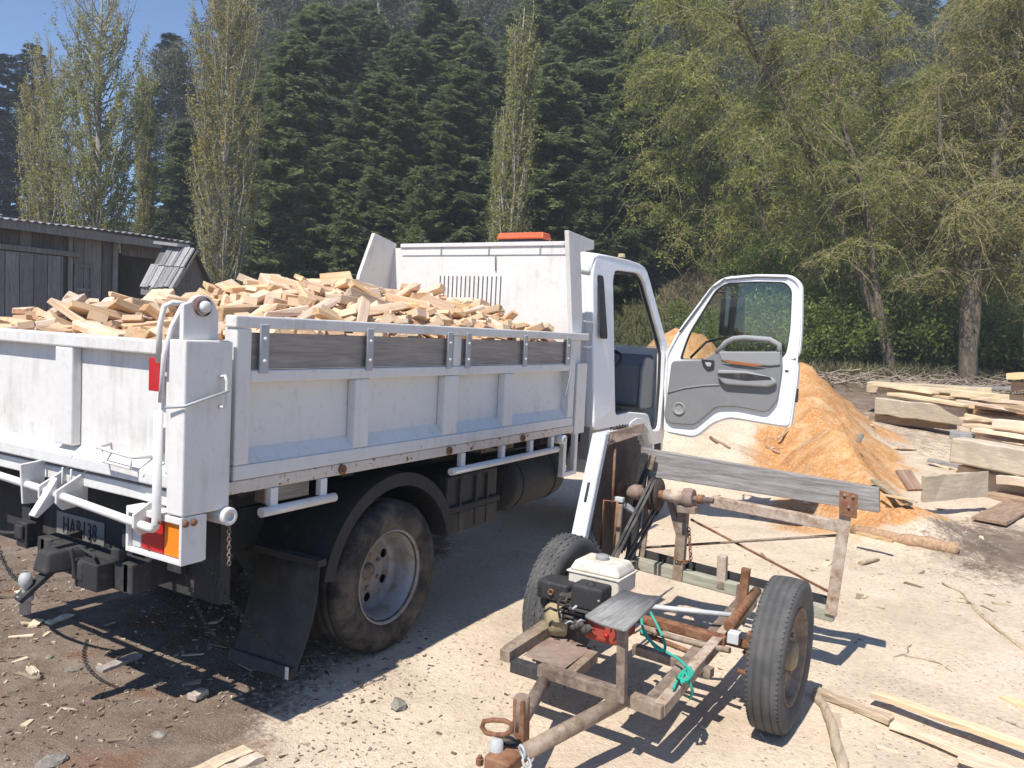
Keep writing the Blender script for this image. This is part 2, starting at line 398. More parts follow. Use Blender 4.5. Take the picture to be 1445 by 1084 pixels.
def gz(x, y): return float(ground_h(np.array([x]), np.array([y]))[0])
def axis(lo, hi, step, far, grow=1.14):
    a = list(np.arange(lo, hi, step)); st = step
    while a[-1] < far: st *= grow; a.append(a[-1]+st)
    st = step
    while a[0] > -far: st *= grow; a.insert(0, a[0]-st)
    return np.array(a)
xs = axis(-1.6, 9.0, .055, 900); ys = axis(-4.0, 3.2, .055, 900)
X, Y = np.meshgrid(xs, ys, indexing='ij'); H = ground_h(X, Y)
nx, ny = X.shape; idx = np.arange(nx*ny).reshape(nx, ny)
gf = np.stack([idx[:-1, :-1], idx[1:, :-1], idx[1:, 1:], idx[:-1, 1:]], -1).reshape(-1, 4)
gme = np_mesh('ground', np.stack([X, Y, H], -1).reshape(-1, 3), gf, True)
# what lies where: sawdust, orange heaps, undergrowth
D = depth_of(X, Y); S = side_of(X, Y)
wob = .5*vnoise(X*1.1, Y*1.1)+.3*vnoise(X*3, Y*3)
edge = -.05+.16*(X)+.25*wob                                              # sawdust lies right of the truck and under its front half
saw = sstep(.55, -.35, Y-edge-.45*sstep(.4, 2.4, X)-2.2*sstep(2.6, 6, X))*sstep(-1.2, .6, X+.5*wob+.35*Y*0)
saw = np.maximum(saw, sstep(3, 5.5, X)*sstep(5.0, 2.0, Y))
saw = saw*sstep(20, 12, D)
p_dirt = at_z(1420, 760, .1); saw = saw*(1-.85*np.exp(-((X-p_dirt[0])/1.5)**2-((Y-p_dirt[1])/.8)**2))
p_br = at_z(1300, 628, .15); saw = saw*(1-.45*np.exp(-((X-p_br[0])/3.4)**2-((Y-p_br[1])/1.3)**2))
hb = np.zeros_like(H)
for q, r in list(zip(RIDGE, RIDGE_R)): hb = np.maximum(hb, np.exp(-(((X-q[0])**2+(Y-q[1])**2)/(1.6*r)**2)))
hb = np.maximum(hb, .75*np.exp(-((X-HEAPS[0][0][0])**2+(Y-HEAPS[0][0][1])**2)/3.2**2))
p_or = at_z(1190, 730, .05); hb = np.maximum(hb, .7*np.exp(-((X-p_or[0])/1.5)**2-((Y-p_or[1])/1.1)**2))
orange = sstep(.25, .75, hb+.5*wob)
veg = sstep(19, 25, D+3*wob)
ca = gme.color_attributes.new('zone', 'FLOAT_COLOR', 'POINT')
ca.data.foreach_set('color', np.stack([saw, orange, veg, np.ones_like(saw)], -1).astype(np.float32).ravel())
def mat_ground():
    t = NT('yard_ground'); w = t.coord('World'); at = t.n('ShaderNodeAttribute', attribute_name='zone'); sp = t.n('ShaderNodeSeparateColor'); t.l(at.outputs['Color'], sp.inputs[0])
    a, b, c, d = t.noise(w, 1.3, 6, .62), t.noise(w, 7, 6, .65), t.noise(w, 34, 5, .65), t.noise(w, 120, 3, .6)
    dirt = t.ramp(t.math('ADD', t.math('MULTIPLY', a, .5), t.math('MULTIPLY', b, .5)), [(.36, (.115, .082, .062)), (.5, (.20, .15, .115)), (.64, (.29, .235, .185))])
    dirt = t.mix(t.fac(t.noise(w, 2.4, 3), .52, .66), dirt, (.19, .105, .068))
    dirt = t.mix(t.math('MULTIPLY', t.fac(d, .52, .66), .55), dirt, (.36, .30, .235))
    saw = t.ramp(t.math('ADD', t.math('MULTIPLY', a, .4), t.math('MULTIPLY', c, .6)), [(.33, (.46, .365, .27)), (.5, (.63, .51, .385)), (.65, (.71, .60, .47))])
    grey = t.math('MULTIPLY', t.fac(t.noise(w, 1.7, 5, .7), .5, .66), t.fac(c, .42, .58))
    saw = t.mix(t.math('MULTIPLY', grey, .55), saw, (.30, .25, .20))
    vo = t.n('ShaderNodeTexVoronoi'); vo.inputs['Scale'].default_value = 42; t.l(w, vo.inputs['Vector'])
    vs = t.n('ShaderNodeSeparateColor'); t.l(vo.outputs['Color'], vs.inputs[0])
    spk = t.math('MULTIPLY', t.math('MULTIPLY', t.fac(vo.outputs['Distance'], .34, .26), t.fac(vs.outputs[0], .72, .76)), t.fac(t.noise(w, 1.2, 4), .42, .56))
    saw = t.mix(t.math('MULTIPLY', spk, .6), saw, (.17, .125, .09))
    org = t.ramp(t.math('ADD', t.math('MULTIPLY', a, .55), t.math('MULTIPLY', b, .45)), [(.36, (.36, .145, .05)), (.5, (.53, .25, .09)), (.63, (.66, .40, .18))])
    org = t.mix(t.math('MULTIPLY', t.fac(c, .46, .6), .5), org, (.64, .49, .31)); org = t.mix(t.math('MULTIPLY', t.fac(t.noise(w, 3.1, 5, .7, .6), .52, .66), .6), org, (.66, .50, .32)); org = t.mix(t.math('MULTIPLY', t.fac(d, .56, .7), .5), org, (.25, .12, .05))
    grn = t.ramp(b, [(.35, (.05, .042, .022)), (.5, (.095, .082, .04)), (.66, (.16, .135, .075))])
    fs = t.fac(t.math('ADD', sp.outputs[0], t.math('MULTIPLY', t.math('SUBTRACT', t.math('ADD', t.math('MULTIPLY', b, .5), t.math('MULTIPLY', c, .5)), .5), 1.5)), .3, .72)
    col = t.mix(fs, dirt, saw)
    fo = t.fac(t.math('ADD', sp.outputs[1], t.math('MULTIPLY', t.math('SUBTRACT', b, .5), 1.0)), .3, .75)
    col = t.mix(fo, col, org); col = t.mix(sp.outputs[2], col, grn)
    hgt = t.math('ADD', t.math('MULTIPLY', c, .6), t.math('MULTIPLY', d, .4))
    nb = t.n('ShaderNodeBump'); nb.inputs['Strength'].default_value = .7; nb.inputs['Distance'].default_value = .03; t.l(hgt, nb.inputs['Height'])
    t.principled(col, .95, 0, nb.outputs[0], .1)
mat_ground()
tag(link('ground', gme, 'yard_ground'), 'bare yard of brown dirt and pale sawdust with orange sawdust heaps', None, None, 'structure')

# ------------------------------------------------------------------ foliage builders
def cards(P, Dr, N, L, Wd, bend=0.0):
    """leaf-shaped faces: diamond of four points along direction Dr"""
    P = np.asarray(P, float); n = len(P); Dr = Dr/(np.linalg.norm(Dr, axis=1, keepdims=True)+1e-9)
    B = np.cross(Dr, N); B /= np.linalg.norm(B, axis=1, keepdims=True)+1e-9
    L = np.broadcast_to(np.asarray(L, float), (n,))[:, None]; Wd = np.broadcast_to(np.asarray(Wd, float), (n,))[:, None]
    a = P; b = P+Dr*L*.45+B*Wd*.5; c = P+Dr*L-np.array([0, 0, 1.0])*bend*L; d = P+Dr*L*.45-B*Wd*.5
    v = np.stack([a, b, c, d], 1).reshape(-1, 3); f = np.arange(4*n).reshape(-1, 4)
    return v, f
def rand_unit(rs, n):
    v = rs.normal(size=(n, 3)); return v/np.linalg.norm(v, axis=1, keepdims=True)
class Tubes:
    def __init__(s): s.v = []; s.f = []; s.n = 0
    def add(s, pts, r0, r1, k=4):
        pts = np.asarray(pts, float); m = len(pts); d = np.gradient(pts, axis=0); d /= np.linalg.norm(d, axis=1, keepdims=True)+1e-9
        ref = np.where(np.abs(d[:, 2:3]) < .9, np.array([[0, 0, 1.0]]), np.array([[1.0, 0, 0]])); x = np.cross(d, ref); x /= np.linalg.norm(x, axis=1, keepdims=True)+1e-9; y = np.cross(d, x)
        r = np.linspace(r0, r1, m)[:, None, None] if np.isscalar(r0) else np.asarray(r0)[:, None, None]
        a = np.arange(k)*2*np.pi/k
        ring = pts[:, None]+r*(np.cos(a)[None, :, None]*x[:, None]+np.sin(a)[None, :, None]*y[:, None])
        i = np.arange(m-1)[:, None]*k; j = np.arange(k)[None]; j2 = (j+1) % k
        s.v.append(ring.reshape(-1, 3)); s.f.append(np.stack([i+j, i+j2, i+k+j2, i+k+j], -1).reshape(-1, 4)+s.n); s.n += m*k
    def mesh(s, name): return np_mesh(name, np.concatenate(s.v), np.concatenate(s.f), True)
def leaf_mesh(name, parts):
    v = []; f = []; n = 0
    for a, b in parts: v.append(a); f.append(b+n); n += len(a)
    return np_mesh(name, np.concatenate(v), np.concatenate(f))
UPZ = np.array([0, 0, 1.0])

def conifer(seed, H, R, droop=.35, dens=1.0):
    rs = np.random.RandomState(seed); tb = Tubes(); tb.add([(0, 0, -.4), (.02, 0, H*.5), (0, 0, H)], H*.017+.05, .02, 7); parts = []
    nb = int(300*dens)
    for i in range(nb):
        t = min(.995, max(0.0, (i+rs.uniform(-14, 14))/nb)); z = H*(.02+.96*t**.92); L = R*(1-t)**.62*rs.uniform(.4, 1.2)*(1.0 if rs.rand() < .85 else .6)+.22
        a = rs.uniform(0, 6.2832); dp = droop*rs.uniform(.25, 1.7); o = np.array([math.cos(a), math.sin(a), 0]); side = np.array([-o[1], o[0], 0])
        s = np.linspace(0, 1, 6); up = .5*(t-.15)+rs.uniform(-.15, .25); P = o*(L*s)[:, None]+UPZ*(z+L*(up*s-dp*s**2*.9+.16*s**4))[:, None]+side*(L*rs.uniform(-.15, .15)*s**2)[:, None]
        tb.add(P, .035*(1-t)+.012, .006, 3)
        m = int((9+L*8)*dens)+6; q = np.sort(rs.uniform(.16, 1.0, m)); c = np.stack([np.interp(q, s, P[:, k]) for k in range(3)], 1)
        sg = np.where(np.arange(m) % 2 == 0, 1, -1)[:, None]; tl = (.24+.42*L*(1-q)*.5+.16*rs.rand(m))
        dr = o*(.55+.35*q)[:, None]+side*sg*rs.uniform(.4, 1.1, (m, 1))+UPZ*rs.uniform(-.6, .25, (m, 1)); dr /= np.linalg.norm(dr, axis=1, keepdims=True)
        nn = UPZ+rs.normal(size=(m, 3))*.55
        parts.append(cards(c, dr, nn, tl, .05+.06*rs.rand(m), .12))
        for kq in (.32, .58, .82):                                   # side needles along each twig
            cc = c+dr*(tl*kq)[:, None]-UPZ*(.12*tl*kq**2)[:, None]
            for sgn in (1, -1):
                sd = np.cross(dr, UPZ)*sgn; d2 = dr*.75+sd*.8+UPZ*rs.uniform(-.4, .1, (m, 1))
                parts.append(cards(cc, d2, nn, tl*(.5-.2*kq)+.07, .045+.045*rs.rand(m), .15))
    return leaf_mesh('conifer_crown', parts), tb.mesh('conifer_trunk')

def poplar(seed, H, R, nb=95, leaves=22000, leaf=.10, bare_top=.0):
    rs = np.random.RandomState(seed); tb = Tubes(); s = np.linspace(0, 1, 9)
    wob = np.cumsum(rs.normal(size=(9, 2)), 0)*.05
    T = np.stack([wob[:, 0], wob[:, 1], -.4+s*(H+.4)], 1); tb.add(T, H*.011+.07, .02, 7); tips = []
    for i in range(nb):
        t = .02+.82*(i+rs.rand())/nb; a = i*2.39996+rs.uniform(-.5, .5); z0 = t*H; L = H*rs.uniform(.16, .30)*(1-.45*t)
        out = R*rs.uniform(.45, 1.05)*(.55+1.3*t if t < .35 else 1.15-.45*t)
        o = np.array([math.cos(a), math.sin(a), 0]); q = np.linspace(0, 1, 7); base = np.array([np.interp(z0, T[:, 2], T[:, k]) for k in range(3)])
        kink = rs.normal(size=(7, 3))*.05*L*.25
        P = base+o*(out*(1-(1-q)**2.2))[:, None]+UPZ*(L*(.18*q+.82*q**1.25))[:, None]+kink*q[:, None]
        tb.add(P, .055*(1-t)+.024, .008, 4); tips.append(P[1:])
        for j in range(7):
            k = rs.randint(1, 6); b0 = P[k]+(P[k+1]-P[k])*rs.rand(); ll = L*rs.uniform(.14, .38); d = o*rs.uniform(-.1, .5)+np.cross(o, UPZ)*rs.uniform(-.5, .5)+UPZ*rs.uniform(.8, 1.3); d /= np.linalg.norm(d)
            Q = b0+d*np.linspace(0, ll, 4)[:, None]+rs.normal(size=(4, 3))*.02; tb.add(Q, .014, .004, 3); tips.append(Q)
    seg = np.concatenate([np.stack([p[:-1], p[1:]], 1) for p in tips]); zz = seg[:, 0, 2]/H
    wgt = (1-bare_top*sstep(.45, .95, zz))*(.3+rs.rand(len(seg))**2); wgt /= wgt.sum()
    k = rs.choice(len(seg), leaves, p=wgt); u = rs.rand(leaves, 1)
    P = seg[k, 0]*(1-u)+seg[k, 1]*u+rs.normal(size=(leaves, 3))*.085
    dr = rand_unit(rs, leaves)+UPZ*.3; v = cards(P, dr, rand_unit(rs, leaves), leaf*rs.uniform(.6, 1.3, leaves), leaf*.7*rs.uniform(.6, 1.2, leaves))
    return leaf_mesh('poplar_crown', [v]), tb.mesh('poplar_trunk')

def spreading(seed, trunks, limbs, limb_len, twigs, twig_len, leaves, leaf, weep=.6, start=.35, spread=1.0, lw=.45):
    """trunks: list of (polyline, r0, r1); limbs branch from them, twigs from limbs, leaves from twigs"""
    rs = np.random.RandomState(seed); tb = Tubes(); tg = Tubes(); segs = []; limbsP = []
    for P, r0, r1 in trunks:
        P = np.asarray(P, float); s = np.linspace(0, 1, len(P)); q = np.linspace(0, 1, 14)
        PP = np.stack([np.interp(q, s, P[:, k]) for k in range(3)], 1); PP[1:-1] += rs.normal(size=(12, 3))*.04; tb.add(PP, r0, r1, 8)
        n = max(1, int(limbs/len(trunks)))
        for i in range(n):
            t = start+(1-start)*(i+rs.rand())/n; b = np.array([np.interp(t, q, PP[:, k]) for k in range(3)]); a = rs.uniform(0, 2*np.pi)
            o = np.array([math.cos(a), math.sin(a), 0]); L = limb_len*rs.uniform(.5, 1.2)*(1.15-.4*t); w = np.linspace(0, 1, 8)
            Q = b+o*(spread*L*w)[:, None]+UPZ*(L*(rs.uniform(.25, .95)*w-weep*w**2))[:, None]; Q[1:] += np.cumsum(rs.normal(size=(7, 3)), 0)*.05*L*.4
            tb.add(Q, max(.02, r0*.3*(1-.5*t)), .012, 5); limbsP.append(Q)
    for Q in limbsP:
        for j in range(twigs):
            t = rs.uniform(.15, 1.0); b = np.array([np.interp(t, np.linspace(0, 1, 8), Q[:, k]) for k in range(3)]); d = rand_unit(rs, 1)[0]; d[2] = abs(d[2])*.5
            L = twig_len*rs.uniform(.4, 1.3); w = np.linspace(0, 1, 6)
            R_ = b+d*(L*w)[:, None]-UPZ*(L*weep*1.5*w**2)[:, None]; R_[1:] += rs.normal(size=(5, 3))*.04*L; tg.add(R_, .010, .004, 3); segs.append(np.stack([R_[:-1], R_[1:]], 1))
            for _ in range(2):
                k = rs.randint(1, 5); d2 = rand_unit(rs, 1)[0]; l2 = L*rs.uniform(.25, .5); R2 = R_[k]+d2*(l2*np.linspace(0, 1, 4))[:, None]-UPZ*(l2*weep*np.linspace(0, 1, 4)**2)[:, None]
                tg.add(R2, .007, .003, 3); segs.append(np.stack([R2[:-1], R2[1:]], 1))
    seg = np.concatenate(segs); wgt = .15+rs.rand(len(seg))**2; k = rs.choice(len(seg), leaves, p=wgt/wgt.sum()); u = rs.rand(leaves, 1)
    P = seg[k, 0]*(1-u)+seg[k, 1]*u+rs.normal(size=(leaves, 3))*leaf*.7
    dr = rand_unit(rs, leaves)-UPZ*.35*weep
    return leaf_mesh('crown', [cards(P, dr, rand_unit(rs, leaves), leaf*rs.uniform(.6, 1.4, leaves), leaf*lw*rs.uniform(.6, 1.3, leaves))]), tb.mesh('trunk'), tg.mesh('twigs')

def shrub(seed, R, H, leaves, leaf):
    rs = np.random.RandomState(seed); tb = Tubes(); segs = []
    for i in range(40):
        a = rs.uniform(0, 2*np.pi); o = np.array([math.cos(a), math.sin(a), 0]); q = np.linspace(0, 1, 6); L = R*rs.uniform(.3, 1.05); hh = H*rs.uniform(.55, 1.05)*(1-.35*(L/R)**2)
        P = o*(L*q**.8)[:, None]+UPZ*(hh*q**.75)[:, None]+rs.normal(size=(6, 3))*.03; tb.add(P, .02, .005, 3)
        for j in range(8):
            k = rs.randint(1, 6); d = rand_unit(rs, 1)[0]+o*.4; d[2] = abs(d[2])*.6; Q = P[k]+d*np.linspace(0, R*.38, 4)[:, None]; tb.add(Q, .008, .003, 3); segs.append(np.stack([Q[:-1], Q[1:]], 1))
    seg = np.concatenate(segs); k = rs.randint(0, len(seg), leaves); u = rs.rand(leaves, 1)
    P = seg[k, 0]*(1-u)+seg[k, 1]*u+rs.normal(size=(leaves, 3))*leaf
    return leaf_mesh('shrub_leaves', [cards(P, rand_unit(rs, leaves)+UPZ*.3, rand_unit(rs, leaves), leaf*rs.uniform(.6, 1.4, leaves), leaf*.5)]), tb.mesh('shrub_stems')

def spot(u, depth):
    d = ray(u, 480); k = depth/(d[:2]@_fh); x, y = CAM[0]+d[0]*k, CAM[1]+d[1]*k; return np.array([x, y, gz(x, y)])
def top_scale(u, v, depth, H):
    """scale that puts the top of a tree of height H at pixel row v"""
    p = spot(u, depth); d = ray(u, v); k = depth/(d[:2]@_fh); return max(.25, (CAM[2]+d[2]*k-p[2])/H)
def plant(name, meshes, mats, p, scale, rot, label, cat, group=None, sxy=None, names=('crown', 'trunk', 'twigs')):
    t = thing(name, p, label, cat, group); t.rotation_euler = (0, 0, rot); t.scale = (sxy or scale, sxy or scale, scale)
    for me, mt, nm in zip(meshes, mats, names): link(nm, me, mt, t)
    return t

# ------------------------------------------------------------------ the wood behind the yard
rs0 = random.Random(4)
con = [conifer(11, 14, 3.6), conifer(12, 14, 4.0, .42), conifer(13, 14, 3.3, .3), conifer(14, 14, 3.2, .6), conifer(16, 14, 4.4, .2)]
FIRS = [  # photo column, top row, depth, what sets it apart
 (395, 40, 37, 1.0, 'dark green fir just right of the ochre poplar'),
 (455, 25, 41, 1.05, 'tall dark fir behind the left half of the wood load'),
 (512, 95, 36, 1.0, 'fir rising straight above the left wing of the headboard'),
 (570, 45, 40, 1.0, 'tall pointed fir above the left part of the white headboard'),
 (628, 90, 36, 1.05, 'broad feathery fir left of the slim yellow poplar'),
 (672, 60, 42, .9, 'shaded fir close behind the slim yellow poplar'),
 (765, 85, 37, 1.1, 'broad fir right of the slim yellow poplar'),
 (815, 20, 41, 1.0, 'tall fir above the right wing of the headboard'),
 (860, 130, 36, 1.0, 'fir rising above the truck cab roof'),
 (905, 70, 40, .9, 'fir above the front edge of the cab'),
 (935, 215, 35, .9, 'low fir between the cab and the grassy bank'),
 (355, 120, 41, .9, 'fir half hidden behind the ochre poplar'),
 (430, 215, 33, .8, 'short bushy fir in front of the tall dark firs'),
 (590, 230, 33, .85, 'short fir low behind the headboard'),
 (800, 235, 33, .85, 'short fir behind the orange beacon, right of it'),
 (985, 150, 41, .95, 'dark fir above the grassy bank'),
 (245, 165, 42, 1.0, 'dark fir between the two big poplars'),
 (420, -5, 46, 1.1, 'very tall fir filling the gap right of the ochre poplar'), (500, 5, 47, 1.1, 'very tall fir left of centre reaching nearly to the top'), (545, 110, 35, .9, 'pale tipped fir above the headboard left corner'),
 (600, -10, 47, 1.1, 'very tall fir in the middle reaching the top edge'), (650, 20, 46, 1.1, 'tall fir close left behind the slim poplar'), (735, 5, 46, 1.1, 'tall fir close right behind the slim poplar'),
 (785, -15, 47, 1.1, 'very tall fir right of centre reaching the top edge'), (850, 0, 46, 1.1, 'very tall fir above the cab'), (700, 215, 33, .8, 'short fir directly behind the beacon'), (490, 250, 32, .75, 'short fir behind the wood heap'),
 (1065, 120, 44, 1.0, 'dark fir behind the bank willow'), (1180, 150, 45, 1.0, 'dark fir deep among the willows'), (1270, 120, 46, 1.0, 'dark fir behind the bent willow'),
]
for i, (u, v, d, w, lab) in enumerate(FIRS):
    s = top_scale(u, v, d, 14)
    plant('fir_tree', con[i*3 % 5], ('conifer_needles', 'conifer_bark'), spot(u, d), s, i*1.7, lab, 'tree', 'firs behind the yard', sxy=s*w*(1.0+.3*((i*7) % 5)/5)).rotation_euler = (.05*math.sin(i*2.1), .05*math.cos(i*1.3), i*1.7)
for i, u in enumerate(range(330, 1460, 62)):                              # a closed row of firs far up the slope
    d = 70+(i*37 % 9); s = top_scale(u, -25-(i*53 % 60), d, 14)
    plant('fir_tree', con[(i+1) % 5], ('conifer_needles', 'conifer_bark'), spot(u, d), s, i*2.3, 'tall fir in the closed dark row far up the slope', 'tree', 'firs far up the slope', sxy=s*.9)
pine = conifer(15, 16, 2.9, .25, .8)
for u, v, d, lab in ((8, 75, 58, 'dark blue-green pine at the far left edge'), (42, 60, 62, 'dark pine standing against the sky left of the broad poplar'), (232, 45, 60, 'dark pine showing in the sky gap between poplars'),
                     (-30, 110, 50, 'dark pine cut off by the left edge, nearest the shed roof')):
    s = top_scale(u, v, d, 16); plant('pine_tree', pine, ('pine_needles', 'conifer_bark'), spot(u, d), s, u*.3, lab, 'tree', 'pines on the skyline', sxy=s*1.25)
# gum trees, grey-green, behind the firs
def gum_trunk(s): return [([(0, 0, -.4), (.3, .1, 6), (-.2, .3, 12), (.4, 0, 18)], .32, .06), ([(0, 0, 3), (1.2, .5, 8), (1.8, 1.2, 14)], .2, .05)]
gum = [spreading(31, gum_trunk(0), 60, 4.4, 14, 1.6, 30000, .27, .5, .2, .8, .3), spreading(32, gum_trunk(0), 56, 4.6, 14, 1.7, 30000, .27, .6, .2, .85, .3)]
for i, (u, v, d, lab) in enumerate(((395, -70, 52, 'grey gum tree right of the ochre poplar top'), (520, -90, 55, 'grey gum tree left of centre above the firs'), (615, -50, 52, 'grey gum tree left of the slim poplar tip'),
        (690, -85, 58, 'grey gum tree directly behind the slim poplar tip'), (790, -60, 53, 'grey gum tree right of the slim poplar tip'), (880, -80, 52, 'grey gum with pale branches above the cab'),
        (960, -60, 56, 'grey gum tree above the grassy bank'), (300, -40, 56, 'grey gum tree behind the ochre poplar'), (1040, -70, 50, 'tall gum seen through the bent willow'), (1130, -40, 56, 'slender gum behind the middle willow'),
        (1290, -10, 54, 'gum tree behind the right hand willows'), (1400, -60, 52, 'gum tree at the upper right corner'), (1200, -60, 60, 'gum tree standing farthest back on the right'), (455, -60, 60, 'gum tree above the two tallest left firs'), (570, -100, 62, 'gum tree farthest back left of centre'), (740, -90, 63, 'gum tree farthest back right of the slim poplar'), (835, -110, 62, 'gum tree far back above the headboard wing'), (345, -110, 63, 'gum tree just right of the ochre poplar, far back'), (925, -110, 63, 'gum tree far back above the cab windscreen'), (1085, -100, 62, 'gum tree far back behind the bent willow limb'), (1345, -90, 62, 'gum tree far back above the straight willow'), (1450, -70, 62, 'gum tree far back past the right edge'))):
    s = top_scale(u, v, d, 20); plant('gum_tree', gum[i % 2], ('gum_leaves', 'gum_bark', 'gum_bark'), spot(u, d), s, i*2.1, lab, 'tree', 'gum trees on the slope')
# poplars
pw = poplar(21, 17, 2.35, 170, 34000, .11, .85); pm = poplar(22, 17, 1.75, 150, 27000, .105, .3); pt = poplar(23, 13, .62, 120, 22000, .095, .1)
d = 31; plant('poplar_tree', pw, ('poplar_leaves', 'poplar_bark'), spot(128, d), top_scale(128, -60, d, 17), .4, 'broad poplar with bare grey top behind the shed', 'tree', 'poplars')
d = 30; plant('poplar_tree', pm, ('poplar_leaves_ochre', 'poplar_bark'), spot(312, d), top_scale(312, -75, d, 17), 2.0, 'ochre poplar with pale trunk right of the shingled hut', 'tree', 'poplars')
d = 35; plant('poplar_tree', pt, ('poplar_leaves', 'poplar_bark'), spot(200, d), top_scale(200, 88, d, 13), 1.0, 'narrow poplar between the two big poplars', 'tree', 'poplars')
d = 30; plant('poplar_tree', pt, ('poplar_leaves', 'poplar_bark'), spot(716, d), top_scale(716, 8, d, 13), 4.0, 'slim yellow-green poplar above the orange beacon', 'tree', 'poplars', sxy=1.0)
d = 30.5; plant('poplar_tree', pt, ('poplar_leaves', 'poplar_bark'), spot(697, d), top_scale(697, 150, d, 13), 5.0, 'lower poplar shoot close against the left of the slim poplar', 'tree', 'poplars', sxy=.6)
d = 33; plant('poplar_tree', pm, ('poplar_leaves', 'poplar_bark'), spot(70, d), top_scale(70, 60, d, 17), 3.0, 'leafy poplar left of the broad bare topped poplar', 'tree', 'poplars', sxy=.7)
# willows on the right
def wil(seed, base, pts_px, depth, r0, r1, **k):
    b = base
    P = [(0, 0, -.3)]+[tuple(at_d(u, v, depth+dd)-b) for u, v, dd in pts_px]
    return (P, r0, r1)
bw = spot(1268, 24.5)
w1 = spreading(41, [wil(0, bw, [(1250, 480, 0), (1215, 390, .3), (1185, 320, .6), (1140, 205, 0), (1085, 110, -.6), (1030, 0, -1), (1000, -70, -1)], 24.5, .19, .05), wil(0, bw, [(1235, 430, 0), (1232, 330, .3), (1210, 250, .6), (1175, 120, 1), (1160, -40, 1)], 24.5, .16, .05)], 50, 2.9, 24, 1.5, 30000, .105, .46, .32, 1.0, .38)
plant('willow_tree', w1, ('willow_leaves', 'willow_bark', 'willow_twig'), bw, 1, 0, 'bent willow with long limb leaning left over the yard', 'tree', 'willows')
bw = spot(1325, 27)
w2 = spreading(42, [wil(0, bw, [(1325, 470, 0), (1318, 380, 0), (1325, 250, .5), (1345, 120, 1), (1340, -40, 1)], 27, .2, .06), wil(0, bw, [(1322, 400, 0), (1290, 300, -.5), (1250, 180, -1), (1235, 40, -1)], 27, .13, .04)], 46, 3.0, 24, 1.5, 28000, .105, .45, .32, 1.0, .38)
plant('willow_tree', w2, ('willow_leaves', 'willow_bark', 'willow_twig'), bw, 1, 0, 'straight dark trunked willow in the middle of the right hand group', 'tree', 'willows')
bw = spot(1368, 23)
w3 = spreading(43, [wil(0, bw, [(1368, 470, 0), (1372, 400, 0), (1395, 300, .5), (1420, 180, .5), (1425, 40, 1), (1440, -60, 1)], 23, .27, .07), wil(0, bw, [(1375, 420, 0), (1350, 330, .4), (1330, 230, .6), (1325, 120, .6)], 23, .16, .05)], 48, 2.9, 24, 1.45, 30000, .10, .5, .3, 1.0, .38)
plant('willow_tree', w3, ('willow_leaves_brown', 'willow_bark', 'willow_twig'), bw, 1, 0, 'thick forked willow trunk behind the timber stack', 'tree', 'willows')
bw = spot(1480, 24)
w4 = spreading(44, [wil(0, bw, [(1455, 420, 0), (1470, 300, 0), (1450, 150, .5), (1440, 0, 0)], 24, .28, .07)], 46, 3.3, 24, 1.5, 28000, .105, .5, .25, 1.05, .38)
plant('willow_tree', w4, ('willow_leaves_brown', 'willow_bark', 'willow_twig'), bw, 1, 0, 'brownish willow reaching in from the right edge', 'tree', 'willows')
bw = spot(1130, 30)
w5 = spreading(45, [wil(0, bw, [(1120, 420, 0), (1080, 330, 0), (1060, 230, 0), (1010, 120, .5), (960, 10, .5)], 30, .2, .05), wil(0, bw, [(1130, 400, 0), (1150, 300, 0), (1160, 160, 0)], 30, .14, .05)], 46, 3.3, 22, 1.6, 32000, .12, .6, .2, 1.0, .4)
plant('willow_tree', w5, ('willow_leaves', 'willow_bark', 'willow_twig'), bw, 1, 0, 'yellow green willow behind the bent one, nearest the bank', 'tree', 'willows')
bw = spot(1010, 34)
w6 = spreading(46, [wil(0, bw, [(1005, 360, 0), (975, 270, 0), (960, 150, 0), (930, 30, .5)], 34, .18, .05)], 46, 3.2, 20, 1.5, 32000, .13, .6, .2, 1.0, .42)
plant('willow_tree', w6, ('willow_leaves', 'willow_bark', 'willow_twig'), bw, 1, 1, 'leafy willow above the grassy bank left of the others', 'tree', 'willows')
# shrubs
sh = [shrub(51, 1.5, 1.7, 5200, .13), shrub(52, 1.3, 2.1, 5200, .12), shrub(53, 1.7, 1.5, 5200, .13)]
SHR = [(1047, 31.5, .95, 'rounded bright green shrub on top of the grassy bank'), (1165, 27, 1.25, 'shrub left of the bent willow trunk'), (1120, 28, 1.3, 'shrub just right of the open door'),
 (1205, 30, 1.3, 'shrub behind the bent willow trunk'), (1080, 27, 1.0, 'shrub seen through the door window, right half'), (1025, 26.5, .9, 'dark shrub seen through the door window behind the mirror'),
 (1290, 30, 1.3, 'shrub between the bent and the straight willow'), (1345, 31, 1.3, 'shrub behind the straight willow'), (1410, 29, 1.4, 'shrub right of the forked willow'), (1450, 27, 1.3, 'shrub at the right edge under the brown willow'),
 (1185, 25.8, 1.15, 'low bright bush left behind the bent willow foot'), (1225, 26.8, 1.3, 'bright bush just left of the bent willow trunk'), (1300, 26.5, 1.2, 'bright bush right of the bent willow trunk'), (1350, 27.8, 1.35, 'bright bush left of the forked willow'),
 (1395, 26, 1.25, 'bright bush right behind the forked willow'), (1430, 25.5, 1.2, 'low bush near the right edge behind the slabs'), (1140, 25.5, 1.0, 'low bush by the heap top right of the door'), (1270, 31, 1.7, 'tall green bush between the bent and straight willows, farther back'), (1310, 33, 2.0, 'highest bush behind the straight willow'), (1095, 30, 1.5, 'bush beyond the upper door frame corner'), (1430, 31, 1.8, 'tall bush far right behind the willows'),
 (1240, 33, 1.7, 'tall shrub far back among the willows'), (1380, 34, 1.8, 'tall shrub far back behind the timber stack'), (975, 29, .8, 'low shrub by the cab door hinge'), (1150, 34, 1.7, 'tall shrub behind the bank right side')]
